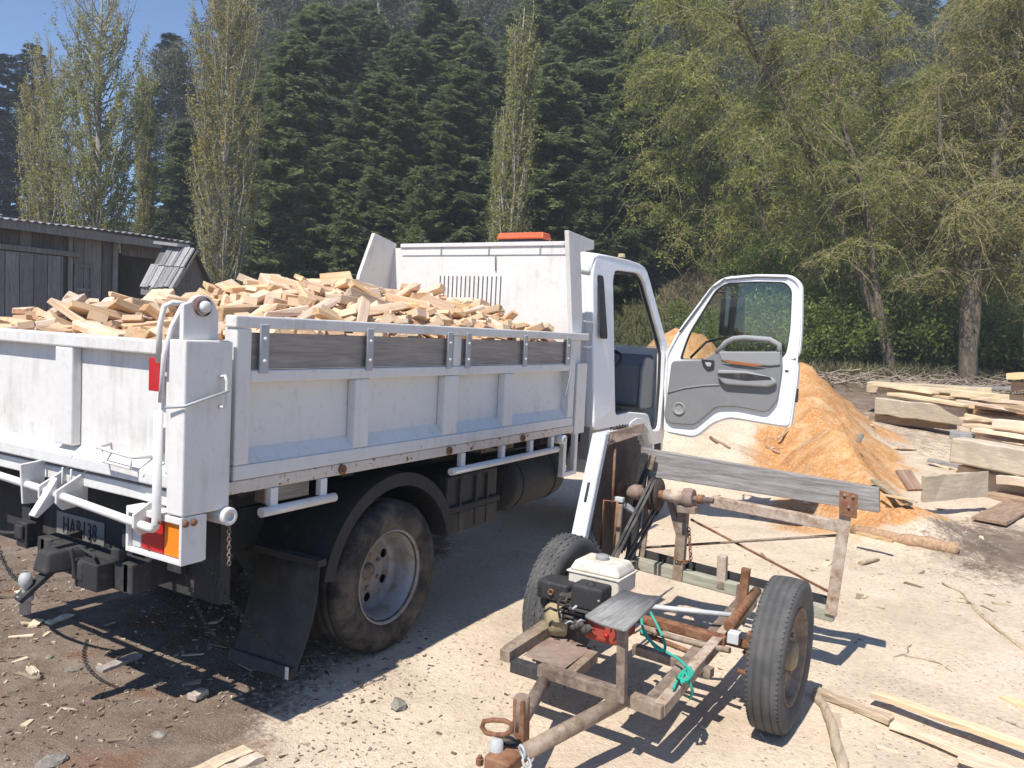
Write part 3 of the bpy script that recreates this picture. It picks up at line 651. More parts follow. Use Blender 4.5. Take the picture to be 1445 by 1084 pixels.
for i, (u, d, s, lab) in enumerate(SHR):
    plant('shrub', sh[i % 3], ('shrub_leaves', 'twig_bark'), spot(u, d), s, i*1.3, lab, 'shrub', 'shrubs along the wood edge', names=('leaves', 'stems'))
# grass on the bank and under the willows
def grass(name, regs, mat, label, seed, hmin, hmax, wd):
    rs = np.random.RandomState(seed); P = []
    for u0, u1, d0, d1, n in regs:
        u = rs.uniform(u0, u1, n); dd = rs.uniform(d0, d1, n)
        for a, b in zip(u, dd): P.append((a, b))
    q = []
    for u, dd in P:
        d = ray(u, 480); k = dd/(d[:2]@_fh); q.append((CAM[0]+d[0]*k, CAM[1]+d[1]*k))
    q = np.array(q); z = ground_h(q[:, 0], q[:, 1])-.03; B = np.column_stack([q, z]); n = len(B)
    dr = rs.normal(size=(n, 3))*.35+UPZ
    tag(link(name, leaf_mesh(name, [cards(B, dr, rand_unit(rs, n), rs.uniform(hmin, hmax, n), wd*rs.uniform(.6, 1.4, n), .25)]), mat), label, 'grass', None, 'stuff')
grass('bank_grass', [(930, 1110, 28, 38, 16000)], 'dry_grass', 'dry straw coloured grass on the bank beyond the open door', 61, .25, .65, .035)
grass('undergrowth_grass', [(1100, 1500, 23.5, 34, 26000), (930, 1120, 24, 29, 7000)], 'grass_blades', 'long green and straw grass under the willows', 62, .3, .9, .04)
grass('forest_floor_grass', [(-60, 930, 26, 34, 12000)], 'grass_blades', 'rough grass at the foot of the firs', 63, .3, .8, .05)
# dead brush at the foot of the willows
def brush():
    rs = np.random.RandomState(64); tb = Tubes()
    for i in range(420):
        u = rs.uniform(1160, 1480); dd = rs.uniform(20.5, 25); p = spot(u, dd)+np.array([0, 0, rs.uniform(.02, .35)]); a = rs.uniform(0, 6.28); L = rs.uniform(.4, 1.6)
        e = np.array([math.cos(a), math.sin(a), rs.uniform(-.1, .45)])*L; q = np.linspace(0, 1, 5)[:, None]
        tb.add(p+e*(q-.4)+rs.normal(size=(5, 3))*.04*L, rs.uniform(.008, .03), .004, 4)
    tag(link('dead_brush', tb.mesh('dead_brush'), 'stick_wood'), 'tangle of dead brown branches along the foot of the willows', 'brush', None, 'stuff')
brush()

# ------------------------------------------------------------------ shed and shingled hut on the left
YS = 14.0
def shed():
    a = at_y(-70, 360, YS); xL = a[0]-6; xR = at_y(165, 380, YS)[0]; xE = at_y(222, 380, YS)[0]+.3
    t = thing('timber_shed', ((xL+xE)/2, YS, gz((xL+xE)/2, YS)), 'weathered grey board shed with iron roof at the left edge', 'shed')
    zt = 3.30; z0 = min(gz(xL, YS), gz(xE, YS))-.2
    x = xL; rs = random.Random(9); k = 0
    while x < xR-.05:                                                    # front boards, one by one
        w = min(rs.uniform(.19, .24), xR-x); MB().box(x+.006, x+w-.006, YS+rs.uniform(-.012, .012), YS+.05, z0, zt-.12).build('board', 'shed_board' if rs.random() < .75 else 'shed_pale_board', t); x += w
    for x0, x1, zz0, zz1, m in ((at_y(98, 400, YS-.05)[0]-.04, at_y(98, 400, YS-.05)[0]+.06, z0, zt-.15, 'shed_pale_board'), (at_y(162, 400, YS-.05)[0]-.05, at_y(162, 400, YS-.05)[0]+.06, z0, zt-.15, 'shed_pale_board')):
        MB().box(x0, x1, YS-.07, YS-.016, zz0, zz1).build('corner_post', m, t, .008)
    # sliding door in front of the left half
    dl = at_y(-60, 400, YS-.1)[0]; dr = at_y(88, 400, YS-.1)[0]; zd = at_y(40, 357, YS-.1)[2]
    door = MB().box(dl, dr, YS-.10, YS-.085, z0, zd).build('sliding_door', 'shed_board', t); x = dl; k = 0
    while x < dr-.03:
        w = min(.27, dr-x); MB().box(x+.008, x+w-.008, YS-.125, YS-.102, z0, zd-.01).build('door_board', 'shed_pale_board', door); x += w
    MB().box(dl-.5, dr+.35, YS-.14, YS-.06, zd+.015, zd+.12).build('door_track', 'shed_pale_board', t, .01)
    # stable door right of it
    a = at_y(104, 372, YS-.03); b = at_y(130, 425, YS-.03)
    sd = MB().ringprism([(a[0], z0), (b[0], z0), (b[0], a[2]), (a[0], a[2])], [(a[0]+.06, z0+.1), (b[0]-.06, z0+.1), (b[0]-.06, a[2]-.06), (a[0]+.06, a[2]-.06)], lambda p, q, s: (p, s, q), YS-.06, YS-.016).build('stable_door', 'shed_pale_board', t)
    MB().box(a[0]+.06, b[0]-.06, YS-.05, YS-.017, a[2]-.55, a[2]-.49).build('door_rail', 'shed_pale_board', sd)
    # open bay at the right end: back wall, end post, lintel
    MB().box(xR, xE, YS+2.2, YS+2.28, z0, zt).build('bay_wall', 'shed_board', t)
    MB().box(xE-.12, xE, YS+.02, YS+2.2, z0, zt-.25).build('end_wall', 'shed_board', t)
    MB().box(xR+.12, xE-.13, YS+.005, YS+.06, zt-.42, zt-.14).build('lintel', 'shed_board', t)
    MB().box(xL, xE+.25, YS-.40, YS-.36, zt-.20, zt-.03).build('fascia', 'shed_pale_board', t, .005)
    r = MB()                                                             # corrugated iron roof, slightly sagging
    n = 220; X_ = np.linspace(xL-.2, xE+.3, n)
    lo = [(x, YS-.46, zt+.02*math.sin(x*40)+.03*math.sin(x*.9)) for x in X_]; hi = [(x, YS+3.2, zt+.22+.02*math.sin(x*40)) for x in X_]
    r.add(lo+hi, [(i, i+1, n+i+1, n+i) for i in range(n-1)])
    ro = r.build('roof', 'roof_iron', t); sm = ro.modifiers.new('thick', 'SOLIDIFY'); sm.thickness = .012
shed()
def hut():
    A = at_d(229, 346, 14.6); B = at_d(277, 352, 13.6); Cc = at_d(245, 405, 13.0); Dd = at_d(200, 403, 14.0)   # lit roof slope: ridge A-B, eave D-C
    base = np.array([(A[0]+B[0])/2, (A[1]+B[1])/2, 0]); base[2] = gz(base[0], base[1])
    t = thing('shingled_hut', base, 'small hut with weathered grey shingled gable roof beside the shed', 'hut')
    n = np.cross(B-A, Dd-A); n /= np.linalg.norm(n); n = n if n[2] > 0 else -n
    rs = random.Random(5); MB().hexa([A-n*.05, B-n*.05, Cc-n*.05, Dd-n*.05, A-n*.02, B-n*.02, Cc-n*.02, Dd-n*.02]).build('roof_base', 'shed_board', t)
    for i in range(11):                                                  # long shingles side by side, one by one
        a, b = i/11, (i+1)/11-.012; cut = .52 if i < 3 else 0.0
        q0 = 1.03+rs.uniform(-.02, .03); lift = rs.uniform(.0, .018)
        for lo, hi in ((cut, .52), (.5, q0)):
            if hi-lo < .05: continue
            up = (.022 if lo < .4 else .004)+lift
            c = [A+(B-A)*a+((Dd+(Cc-Dd)*a)-(A+(B-A)*a))*lo, A+(B-A)*b+((Dd+(Cc-Dd)*b)-(A+(B-A)*b))*lo, A+(B-A)*b+((Dd+(Cc-Dd)*b)-(A+(B-A)*b))*hi, A+(B-A)*a+((Dd+(Cc-Dd)*a)-(A+(B-A)*a))*hi]
            MB().hexa([p+n*(up-.012) for p in c]+[p+n*(up+.01) for p in c]).build('shingle', 'shingle_wood', t)
    E2 = B+np.array([0, 0, 0.0])+(B-Cc)*np.array([1, 1, -1])             # mirrored eave on the hidden side
    E2[2] = Cc[2]; F2 = A+(A-Dd)*np.array([1, 1, -1]); F2[2] = Dd[2]
    MB().hexa([A+n*.01, B+n*.01, E2, F2, A+n*.05, B+n*.05, E2+V(0, 0, .05), F2+V(0, 0, .05)]).build('back_slope', 'shingle_wood', t)
    MB().beam(A+n*.06, A+(B-A)*.72+n*.06, .22, .05).build('ridge_cap', 'shingle_wood', t)
    inw = (A-B)/np.linalg.norm(A-B)
    g = [B+inw*.12, Cc+inw*.15+(E2-Cc)*.08, E2+inw*.15+(Cc-E2)*.08]; zb = base[2]-.2
    w = MB(); w.add([g[0], g[1], g[2], (g[1][0], g[1][1], zb), (g[2][0], g[2][1], zb)]+[p+inw*.05 for p in (g[0], g[1], g[2])]+[V(g[1][0], g[1][1], zb)+inw*.05, V(g[2][0], g[2][1], zb)+inw*.05],
        [(0, 1, 3, 4, 2), (5, 7, 9, 8, 6), (0, 5, 6, 1), (1, 6, 8, 3), (3, 8, 9, 4), (4, 9, 7, 2), (2, 7, 5, 0)])
    w.build('gable_wall', 'shed_board', t)
    f0, f1 = g[1], Dd-inw*.15
    MB().hexa([(f0[0], f0[1], zb), (f1[0], f1[1], zb), tuple(V(f1[0], f1[1], zb)+(E2-Cc)*.06*np.array([1, 1, 0])), tuple(V(f0[0], f0[1], zb)+(E2-Cc)*.06*np.array([1, 1, 0])), tuple(f0), tuple(f1), tuple(f1+(E2-Cc)*.06), tuple(f0+(E2-Cc)*.06)]).build('front_wall', 'shed_board', t)
    MB().beam(Dd-V(0, 0, .09), Cc-V(0, 0, .09), .03, .13).build('fascia', 'shed_pale_board', t)
hut()
# ------------------------------------------------------------------ the tipper truck
WD = 1.90                                                # deck width
TR = thing('tipper_truck', (1.6, WD/2, 0), 'white flat-nosed tipper truck loaded with firewood, its driver door open', 'truck')
XZ = lambda x, z, t: (x, t, z)
def mirror(y): return WD-y
def side_gate(y0, sg, full):
    """sg = +1: inward is +y"""
    Yf = lambda d: y0+sg*d
    def bx(x0, x1, a, b, z0, z1): 
        m = MB(); ya, yb = sorted((Yf(a), Yf(b))); return m.box(x0, x1, ya, yb, z0, z1)
    g = bx(.075, 2.79, .052, .075, 1.085, 1.41).build('side_gate', 'white_paint', TR)
    bx(.072, 2.79, 0, .07, 1.395, 1.443).build('mid_rail', 'white_paint', g, .006)
    m = bx(0, 2.88, 0, .07, 1.020, 1.078); m.build('lower_rail', 'white_chipped', g, .006)
    MB().hexa([(.072, Yf(.004), 1.079), (2.79, Yf(.004), 1.079), (2.79, Yf(.054), 1.079), (.072, Yf(.054), 1.079), (.072, Yf(.006), 1.081), (2.79, Yf(.006), 1.081), (2.79, Yf(.054), 1.138), (.072, Yf(.054), 1.138)]).build('ledge', 'white_paint', g)
    bx(0, .072, -.001, .07, 1.079, 1.604).build('rear_post', 'white_paint', g, .006)
    bx(2.79, 2.875, -.001, .07, 1.079, 1.604).build('front_post', 'white_paint', g, .006)
    for a, b in ((.672, .772), (1.362, 1.488), (1.962, 2.072)):
        bx(a, b, .002, .0515, 1.079, 1.394).build('rib', 'white_paint', g, .008)
    bx(1.428, 1.50, .006, .065, 1.4435, 1.604).build('upper_post', 'white_paint', g, .004)
    bx(-.008, 3.06, -.003, .06, 1.605, 1.652).build('top_rail', 'white_paint', g, .006)
    for a, b in ((.075, 1.425), (1.503, 2.787)):
        bx(a, b, .02, .045, 1.446, 1.588).build('timber_board', 'brown_board', g, .003)
    for x in (.13, .75, 1.378, 1.552, 2.172, 2.74):
        s = bx(x-.023, x+.023, -.008, .001, 1.43, 1.623).build('strap', 'galvanised', g, .004)
        if full:
            for z in (1.478, 1.565): MB().lathe([(0, .008), (.007, .007), (.009, 0)], (x, Yf(-.008), z), (0, -sg, 0), 8).build('bolt', 'light_steel', g)
    return g
g = side_gate(0.0, 1, True)
MB().box(0, 2.88, WD-.07, WD, 1.020, 1.443).build('far_side_gate', 'white_paint', TR, .006)
lt = MB(); lt.beam(at_y(805, 527, -.01), at_y(797, 560, -.012), .012, .02); lt.build('latch_lever', 'galvanised', g, .003)
# deck, its rusty edge and the front posts
MB().box(-.04, 3.06, .075, WD-.075, .995, 1.05).build('deck_floor', 'chassis_black', TR)
for y0, y1 in ((.004, .072), (WD-.072, WD-.004)):
    MB().box(-.04, 2.90, y0, y1, .968, 1.018).build('deck_edge', 'deck_edge_paint', TR, .005)
for y0, y1 in ((-.004, .05), (WD-.05, WD+.004)):
    MB().box(2.905, 3.058, y0, y1, .955, 1.445).build('deck_front_post', 'white_paint', TR, .006)
MB().box(2.88, 3.05, .06, WD-.06, .93, .99).build('cross_member', 'chassis_black', TR)
for x in (.60, 1.42, 2.2): MB().lathe([(.022, 0), (.022, .012), (.012, .012), (.012, .004), (0, .004)], (x, .004, .993), (0, -1, 0), 14).build('hinge_boss', 'rust', TR)

# tailgate
XT = -.22
def tailgate():
    y0, y1 = .082, WD-.10
    t = MB().box(XT+.045, XT+.07, y0+.01, y1-.01, 1.03, 1.53).build('tailgate', 'white_paint', TR)
    MB().box(XT, XT+.072, y0, y1, 1.493, 1.546).build('tailgate_top_rail', 'white_paint', t, .007)
    MB().box(XT, XT+.072, y0, y1, 1.010, 1.062).build('tailgate_bottom_rail', 'white_chipped', t, .007)
    MB().hexa([(XT+.004, y0+.01, 1.0625), (XT+.046, y0+.01, 1.0625), (XT+.046, y1-.01, 1.0625), (XT+.004, y1-.01, 1.0625), (XT+.008, y0+.01, 1.064), (XT+.046, y0+.01, 1.095), (XT+.046, y1-.01, 1.095), (XT+.008, y1-.01, 1.064)]).build('tailgate_ledge', 'white_paint', t)
    for a, b in ((y0+.001, y0+.03), (y1-.03, y1-.001)): MB().box(XT+.002, XT+.07, a, b, 1.0635, 1.4925).build('tailgate_end_post', 'white_paint', t, .005)
    for a, b in ((.70, .82), (1.34, 1.46)): MB().box(XT+.003, XT+.0445, a, b, 1.0965, 1.4925).build('tailgate_rib', 'white_paint', t, .006)
    h = MB(); pts = [at_x(140, 627, XT+.03), at_x(152, 636, XT-.01), at_x(154, 645, XT-.03)]
    q = lambda y, z, x=XT-.03: (x, y, z)
    h.tube([q(.50, 1.125, XT+.044), q(.47, 1.122), q(.26, 1.108), q(.245, 1.104, XT+.044)], .007, 8); h.tube([q(.445, 1.12), q(.43, 1.072), q(.26, 1.066), q(.262, 1.108)], .006, 8)
    h.build('tailgate_handle', 'white_chipped', t)
    MB().box(XT-.010, XT+.002, .131, .197, 1.361, 1.483).build('red_reflector', 'red_lens', t, .004)
    l = MB(); l.box(XT+.02, XT+.044, .165, .20, 1.13, 1.225); l.tube([q(.165, 1.20, XT+.012), q(.163, 1.12, XT+.012)], .007, 8); l.build('spring_latch', 'galvanised', t, .004)
    s = MB(); s.box(XT+.003, XT+.07, y0-.016, y0-.001, 1.02, 1.52); s.build('tailgate_end_cap', 'white_chipped', t, .003)
tailgate()
# corner boxes with the tailgate pivots, latch pipe and lamps
def corner(right):
    f = (lambda y: y) if right else mirror
    def bx(x0, x1, a, b, z0, z1): ya, yb = sorted((f(a), f(b))); return MB().box(x0, x1, ya, yb, z0, z1)
    c = bx(-.25, -.045, -.035, .055, .93, 1.556).build('corner_box', 'white_paint', TR, .006)
    pl = MB(); pr = [(-.235, 1.557), (-.085, 1.557), (-.085, 1.665)]+[(-.155+.062*math.cos(a), 1.655+.062*math.sin(a)) for a in np.linspace(.2, math.pi-.6, 9)]+[(-.235, 1.68)]
    pl.prism(pr, lambda a, b, t: (a, f(t), b), .0, .022); pl.build('pivot_plate', 'white_paint', c, .003)
    MB().lathe([(0, .034), (.016, .034), (.02, .030), (.022, .0)], (-.16, f(0), 1.675), (0, -1 if right else 1, 0), 18).build('pivot_pin', 'white_chipped', c)
    MB().lathe([(.034, .014), (.034, 0)], (-.16, f(0), 1.675), (0, -1 if right else 1, 0), 20).build('pivot_washer', 'rust', c)
    pa = [(-.16, f(.055), 1.68), (-.225, f(.075), 1.685), (-.25, f(.085), 1.67), (-.258, f(.098), 1.60), (-.255, f(.105), 1.47)]
    MB().tube(pa, .010, 10).build('pivot_arm', 'white_paint', c)
    MB().tube([(-.20, f(.058), 1.67), (-.235, f(.062), 1.60), (-.262, f(.066), 1.5), (-.27, f(.068), 1.33)], .009, 8).build('pivot_link', 'white_paint', c)
    MB().beam((-.16, f(.06), 1.66), (-.20, f(.10), 1.545), .012, .04).build('pivot_brace', 'white_paint', c)
    lp = bx(-.25, -.155, -.035, -.030, .754, .929).build('lamp_side_plate', 'white_paint', c, .002)
    if right:
        d = MB(); d.tube([(-.10, -.036, 1.425), (-.10, -.06, 1.43), (-.095, -.065, 1.41), (-.095, -.065, 1.33), (-.10, -.06, 1.315), (-.10, -.036, 1.315)], .006, 8); d.build('box_handle', 'white_paint', c)
        MB().tube([(-.27, .04, 1.315), (-.258, -.042, 1.325), (-.09, -.07, 1.375)], .005, 8).build('latch_rod', 'galvanised', c)
        for x in (-.235, -.20): MB().lathe([(0, .008), (.012, .006), (.014, 0)], (x, -.036, .905), (0, -1, 0), 10).build('bolt', 'rust', c)
    # lamp unit
    box = MB().ringprism([(f(-.03), .754), (f(.285), .754), (f(.285), .925), (f(-.03), .925)], [(f(-.022), .77), (f(.27), .77), (f(.27), .90), (f(-.022), .90)], lambda a, b, t: (t, a, b), -.25, -.14).build('lamp_housing', 'white_paint', TR, .003)
    bx(-.155, -.14, -.025, .275, .765, .905).build('housing_back', 'chassis_black', box)
    for a, b, m, nm in ((-.02, .082, 'amber_lens', 'indicator_lens'), (.0835, .215, 'red_lens', 'brake_lens'), (.2165, .268, 'clear_lens', 'reverse_lens')): bx(-.235, -.156, a, b, .772, .898).build(nm, m, box, .006)
    # eye roller below the corner
    MB().lathe([(0, .0), (.016, .0), (.016, .012), (.032, .012), (.034, .008), (.034, -.09)], (-.06, f(-.05), .905), (0, -1 if right else 1, 0), 20).build('roller_eye', 'white_paint', c)
corner(True); corner(False)
# latch bar across the back
lb = MB(); zr = .885
lb.tube([(-.272, .075, 1.30), (-.272, .075, .93)]+[tuple(q) for q in arc((-.272, .075, .91), (-.272, .075, zr-.015), (-.272, .11, zr-.012), 6)]+[(-.272, .80, zr+.03), (-.272, 1.82, zr+.07)], .016, 12)
lb = lb.build('latch_bar', 'white_chipped', TR)
for y in (.17, .66, .78):
    z = zr+.03*(y-.1)
    MB().prism([(-.17, z+.10), (-.17, z-.04), (-.272, z-.05), (-.30, z-.02), (-.30, z+.03)], lambda a, b, t: (a, t, b), y-.006, y+.006).build('bar_bracket', 'white_paint', lb, .003)
hk = MB(); hk.prism([(-.27, zr+.09), (-.30, zr+.04), (-.36, zr-.05), (-.345, zr-.06), (-.27, zr+.0)], lambda a, b, t: (a, t, b), .70, .74); hk.tube([(-.22, .69, zr+.12), (-.22, .69, zr+.05)], .005, 6); hk.tube([(-.22, .75, zr+.12), (-.22, .75, zr+.05)], .005, 6)
hk.build('hook', 'white_chipped', lb, .006)
MB().box(-.19, -.12, .10, WD-.10, .935, .99).build('rear_cross_beam', 'white_paint', TR, .005)
MB().prism([(-.30, zr+.12), (-.20, zr+.13), (-.20, zr-.05), (-.29, zr-.045)], lambda a, b, t: (a, t, b), .91, .922).build('end_bracket', 'white_paint', lb, .003)

# chassis
for y in (.57, WD-.57): MB().box(-.05, 4.8, y-.035, y+.035, .56, .75).build('chassis_rail', 'chassis_black', TR)
for y in (.57, WD-.57): MB().box(0, 3.0, y-.045, y+.045, .76, .93).build('subframe_rail', 'chassis_black', TR)
for x in (.15, .75, 1.45, 2.1, 2.75): MB().box(x-.04, x+.04, .10, WD-.10, .93, .99).build('bearer', 'chassis_black', TR)
MB().tube([(1.06, .25, .385), (1.06, WD-.25, .385)], .06, 12).build('rear_axle', 'chassis_black', TR)
MB().lathe([(.0, -.16), (.12, -.14), (.17, -.04), (.17, .04), (.12, .14), (0, .16)], (1.06, WD/2, .385), (0, 1, 0), 18).build('differential', 'chassis_black', TR)
for y in (.66, WD-.66): MB().tube(arc((.45, y, .58), (1.06, y, .36), (1.67, y, .58), 10), .035, 6).build('leaf_spring', 'chassis_black', TR)
MB().box(1.5, 3.3, .75, 1.15, .35, .62).build('gearbox', 'chassis_black', TR, .05)
MB().tube([(1.1, WD/2, .42), (1.6, WD/2, .48)], .045, 10).build('prop_shaft', 'chassis_black', TR)
# tow bar, ball, plate
tb = MB().box(-.17, -.08, .36, 1.02, .545, .665).build('tow_bar', 'chassis_black', TR, .006)
for y in (.40, .98): MB().prism([(-.17, .547), (.15, .547), (.15, .68), (-.06, .66), (-.17, .66)], lambda a, b, t: (a, t, b), y-.012, y+.012).build('tow_bracket', 'chassis_black', tb)
m = MB(); m.box(-.245, -.17, .47, .62, .55, .66); m.build('tow_socket', 'black_plastic', tb, .006)
m = MB(); m.hexa([(-.33, .67, .60), (-.17, .64, .60), (-.17, .80, .60), (-.33, .77, .60), (-.31, .68, .685), (-.17, .65, .69), (-.17, .79, .69), (-.31, .76, .685)]); m.build('tow_head', 'chassis_black', tb, .01); MB().box(-.25, -.17, .56, .635, .575, .655).build('tow_pin_block', 'chassis_black', tb, .01)
m = MB(); m.lathe([(0, .035), (.018, .03), (.025, .012), (.025, -.01), (.012, -.03), (.012, -.055), (.03, -.055), (.03, -.075), (.02, -.075), (.02, -.13), (0, -.13)], (-.37, .735, .575), (0, 0, 1), 20); m.build('tow_ball', 'galvanised', tb); MB().beam((-.40, .735, .505), (-.27, .72, .61), .06, .02).build('ball_bracket', 'chassis_black', tb, .003)
m = MB(); m.tube([(-.27, .60, .71), (-.24, .60, .55)], .008, 6); m.tube([(-.25, .48, .69), (-.2, .56, .672), (-.22, .64, .70)], .007, 6); m.build('tow_shackle', 'chassis_black', tb, .006)
m = MB(); m.box(-.20, -.15, 1.05, 1.13, .61, .72); m.box(-.215, -.2, 1.06, 1.12, .65, .71); m.build('trailer_plug', 'black_plastic', tb, .006)
MB().tube(arc((-.17, 1.12, .66), (-.25, 1.5, .60), (-.15, 1.8, .70), 8), .01, 6).build('plug_cable', 'black_plastic', tb)
m = MB(); m.box(-.19, -.15, .42, .47, .67, .72); m.build('plate_lamp', 'black_plastic', tb, .006)
xp = .0
c = [at_x(*q, xp) for q in ((80, 726), (147, 741), (146, 769), (79, 754))]
pm = MB(); zc = sum(q[2] for q in c)/4; ya, yb = c[0][1], c[1][1]
pl = pm.box(xp, xp+.004, yb, ya, zc-.058, zc+.058).build('number_plate', 'plate_shaded_white', TR, .001)
fc = bpy.data.curves.new('plate_text', 'FONT'); fc.body = 'HAR138'; fc.size = .105; fc.extrude = .001; fc.align_x = 'CENTER'; fc.align_y = 'CENTER'; fc.space_character = 1.1
ft = bpy.data.objects.new('plate_font', fc); COL.objects.link(ft); bpy.context.view_layer.update(); fme = bpy.data.meshes.new_from_object(ft.evaluated_get(bpy.context.evaluated_depsgraph_get())); bpy.data.objects.remove(ft)
fo = bpy.data.objects.new('plate_text', fme); COL.objects.link(fo); fo.parent = pl
pw_ = parent_world(pl); fo.location = (xp-.0025-pw_[0], (ya+yb)/2-pw_[1], zc-pw_[2]); fo.rotation_euler = (math.radians(90), 0, math.radians(-90)); fo.scale = (.66, 1, 1); fme.materials.clear(); fme.materials.append(M['plate_black'])
MB().box(xp+.006, xp+.03, .30, WD-.30, .60, .93).build('shadow_panel', 'chassis_black', TR)  # added panel, blocks light under the tail so the ground shadow has no gap
MB().box(.05, .10, .12, WD-.12, .50, .92).build('panel_backing', 'chassis_black', TR)  # full-width sheet just ahead of the added panel

# chains
def chain_mesh(pts, link_len=.03, wire=.0036):
    pts = np.array(pts, float); seg = np.linalg.norm(np.diff(pts, axis=0), axis=1); L = seg.sum(); s = np.concatenate([[0], np.cumsum(seg)])
    n = int(L/(link_len*.72)); m = MB()
    for i in range(n):
        t = (i+.5)*L/n; p = np.array([np.interp(t, s, pts[:, k]) for k in range(3)]); q = np.array([np.interp(min(t+.01, L), s, pts[:, k]) for k in range(3)])-np.array([np.interp(max(t-.01, 0), s, pts[:, k]) for k in range(3)])
        d = q/np.linalg.norm(q); a = np.cross(d, V(.3, .9, .2)); a /= np.linalg.norm(a); b = np.cross(d, a); w = a if i % 2 else b
        loop = [p+d*link_len*.5*math.cos(x)*(1.0)+w*link_len*.32*math.sin(x) for x in np.linspace(0, 2*math.pi, 9)]
        m.tube(loop, wire, 4, False)
    return m
def sag(a, b, dz, n=12): return [tuple(np.array(a)*(1-t)+np.array(b)*t-V(0, 0, dz*4*t*(1-t))) for t in np.linspace(0, 1, n)]
chain_mesh(sag((-.20, 1.35, .70), (-.34, .76, .57), .10), .026, .003).build('safety_chain', 'chassis_black', tb)
chain_mesh(sag(at_x(262, 812, -.1), at_x(312, 902, .25), .05), .022, .0026).build('flap_chain', 'chassis_black', TR)
fl_b = at_y(408, 938, .045)
chain_mesh(sag((-.10, .055, .76), tuple(fl_b+V(-.02, .0, .03)), .05), .022, .0026).build('flap_chain', 'chassis_black', TR)
chain_mesh(sag((-.06, -.055, .87), (-.055, -.055, .72), .0), .02, .0024).build('hanging_chain', 'old_steel', TR)

# mud flap, pulled back at its foot
def flap():
    tr_ = at_y(450, 797, .03); br = at_y(411, 960, .045); tl = tr_+V(0, .36, .0); bl = br+V(0, .40, -.005)
    m = MB(); n = 9; R_ = []; L_ = []
    for i in range(n):
        t = i/(n-1); b = .03*math.sin(t*3.1); R_.append(tr_*(1-t)+br*t+V(b, -.01*math.sin(t*3), 0)); L_.append(tl*(1-t)+bl*t+V(b*.6, .012*math.sin(t*5), 0))
    n_ = V(.008, 0, 0); vs = [tuple(p+s) for s in (0*n_, n_) for i in range(n) for p in (R_[i], L_[i])]
    fs = []
    for i in range(n-1):
        a = 2*i; fs += [(a, a+1, a+3, a+2), (2*n+a, 2*n+a+2, 2*n+a+3, 2*n+a+1), (a, a+2, 2*n+a+2, 2*n+a), (a+1, 2*n+a+1, 2*n+a+3, a+3)]
    fs += [(0, 2*n, 2*n+1, 1), (2*n-2, 2*n-1, 4*n-1, 4*n-2)]
    m.add(vs, fs, True); f = m.build('mud_flap', 'flap_rubber', TR)
    s = V(-.012, 0, 0); h = .20
    MB().hexa([tuple(br+s), tuple(br+V(-.003, 0, 0)), tuple(bl+V(-.003, 0, 0)), tuple(bl+s)]+[tuple(p*h+q*(1-h)+o) for p, q, o in ((R_[4], br, s), (R_[4], br, V(-.003, 0, 0)), (L_[4], bl, V(-.003, 0, 0)), (L_[4], bl, s))]).build('flap_weight', 'black_plastic', f, .003)
    MB().box(br[0]-.018, br[0]-.012, br[1]+.004, br[1]+.022, br[2]+.005, br[2]+.06).build('flap_clip', 'clear_lens', f, .002)
    MB().beam(tr_+V(0, -.02, .01), tl+V(0, .03, .01), .05, .03).build('flap_hanger', 'chassis_black', f)
flap()
# mudguards
def guard(c, r0, y0, y1, a0, a1, name='mudguard'):
    n = 26; m = MB(); A = np.linspace(a0, a1, n); ya, yb = sorted((y0, y1))
    out = [(r0+.03, ya), (r0+.03, yb), (r0+.022, yb), (r0+.022, ya+.008), (r0-.035, ya+.008), (r0-.035, ya)]
    vs = [(c[0]+r*math.cos(a), y, c[1]+r*math.sin(a)) for a in A for r, y in out]; k = len(out)
    fs = [(i*k+j, i*k+(j+1) % k, (i+1)*k+(j+1) % k, (i+1)*k+j) for i in range(n-1) for j in range(k)]+[tuple(range(k)), tuple(range((n-1)*k, n*k))]
    m.add(vs, fs, False); return m.build(name, 'guard_black', TR)
guard((1.05, .40), .485, .03, .50, math.radians(14), math.radians(170)); guard((1.05, .40), .485, WD-.50, WD-.03, math.radians(14), math.radians(170))
# wheels
TYRE = [(.218, .078), (.235, .092), (.27, .104), (.31, .108), (.345, .103), (.368, .09), (.381, .072), (.384, .05), (.384, .031), (.376, .029), (.376, .021), (.385, .019), (.385, -.019), (.376, -.021), (.376, -.029), (.384, -.031), (.384, -.05), (.381, -.072), (.368, -.09), (.345, -.103), (.31, -.108), (.27, -.104), (.235, -.092), (.218, -.078)]
def holed_disc(m, c, ax, r0, r1, nh, hr, hm, t0, t1):
    ax = np.array(ax, float); x = V(1, 0, 0); z = V(0, 0, 1)
    for i in range(nh):
        a0, a1 = 2*math.pi*i/nh, 2*math.pi*(i+1)/nh; am = (a0+a1)/2; hc = (hm*math.cos(am), hm*math.sin(am))
        A = np.linspace(a0, a1, 9); out = [(r1*math.cos(a), r1*math.sin(a)) for a in A]+[(r0*math.cos(a), r0*math.sin(a)) for a in A[::-1]]
        inn = [(hc[0]+hr*math.cos(b), hc[1]+hr*math.sin(b)) for b in (math.atan2(p[1]-hc[1], p[0]-hc[0]) for p in out)]
        m.ringprism(out, inn, lambda p, q, t: tuple(np.array(c)+x*p+z*q+ax*t), t0, t1)
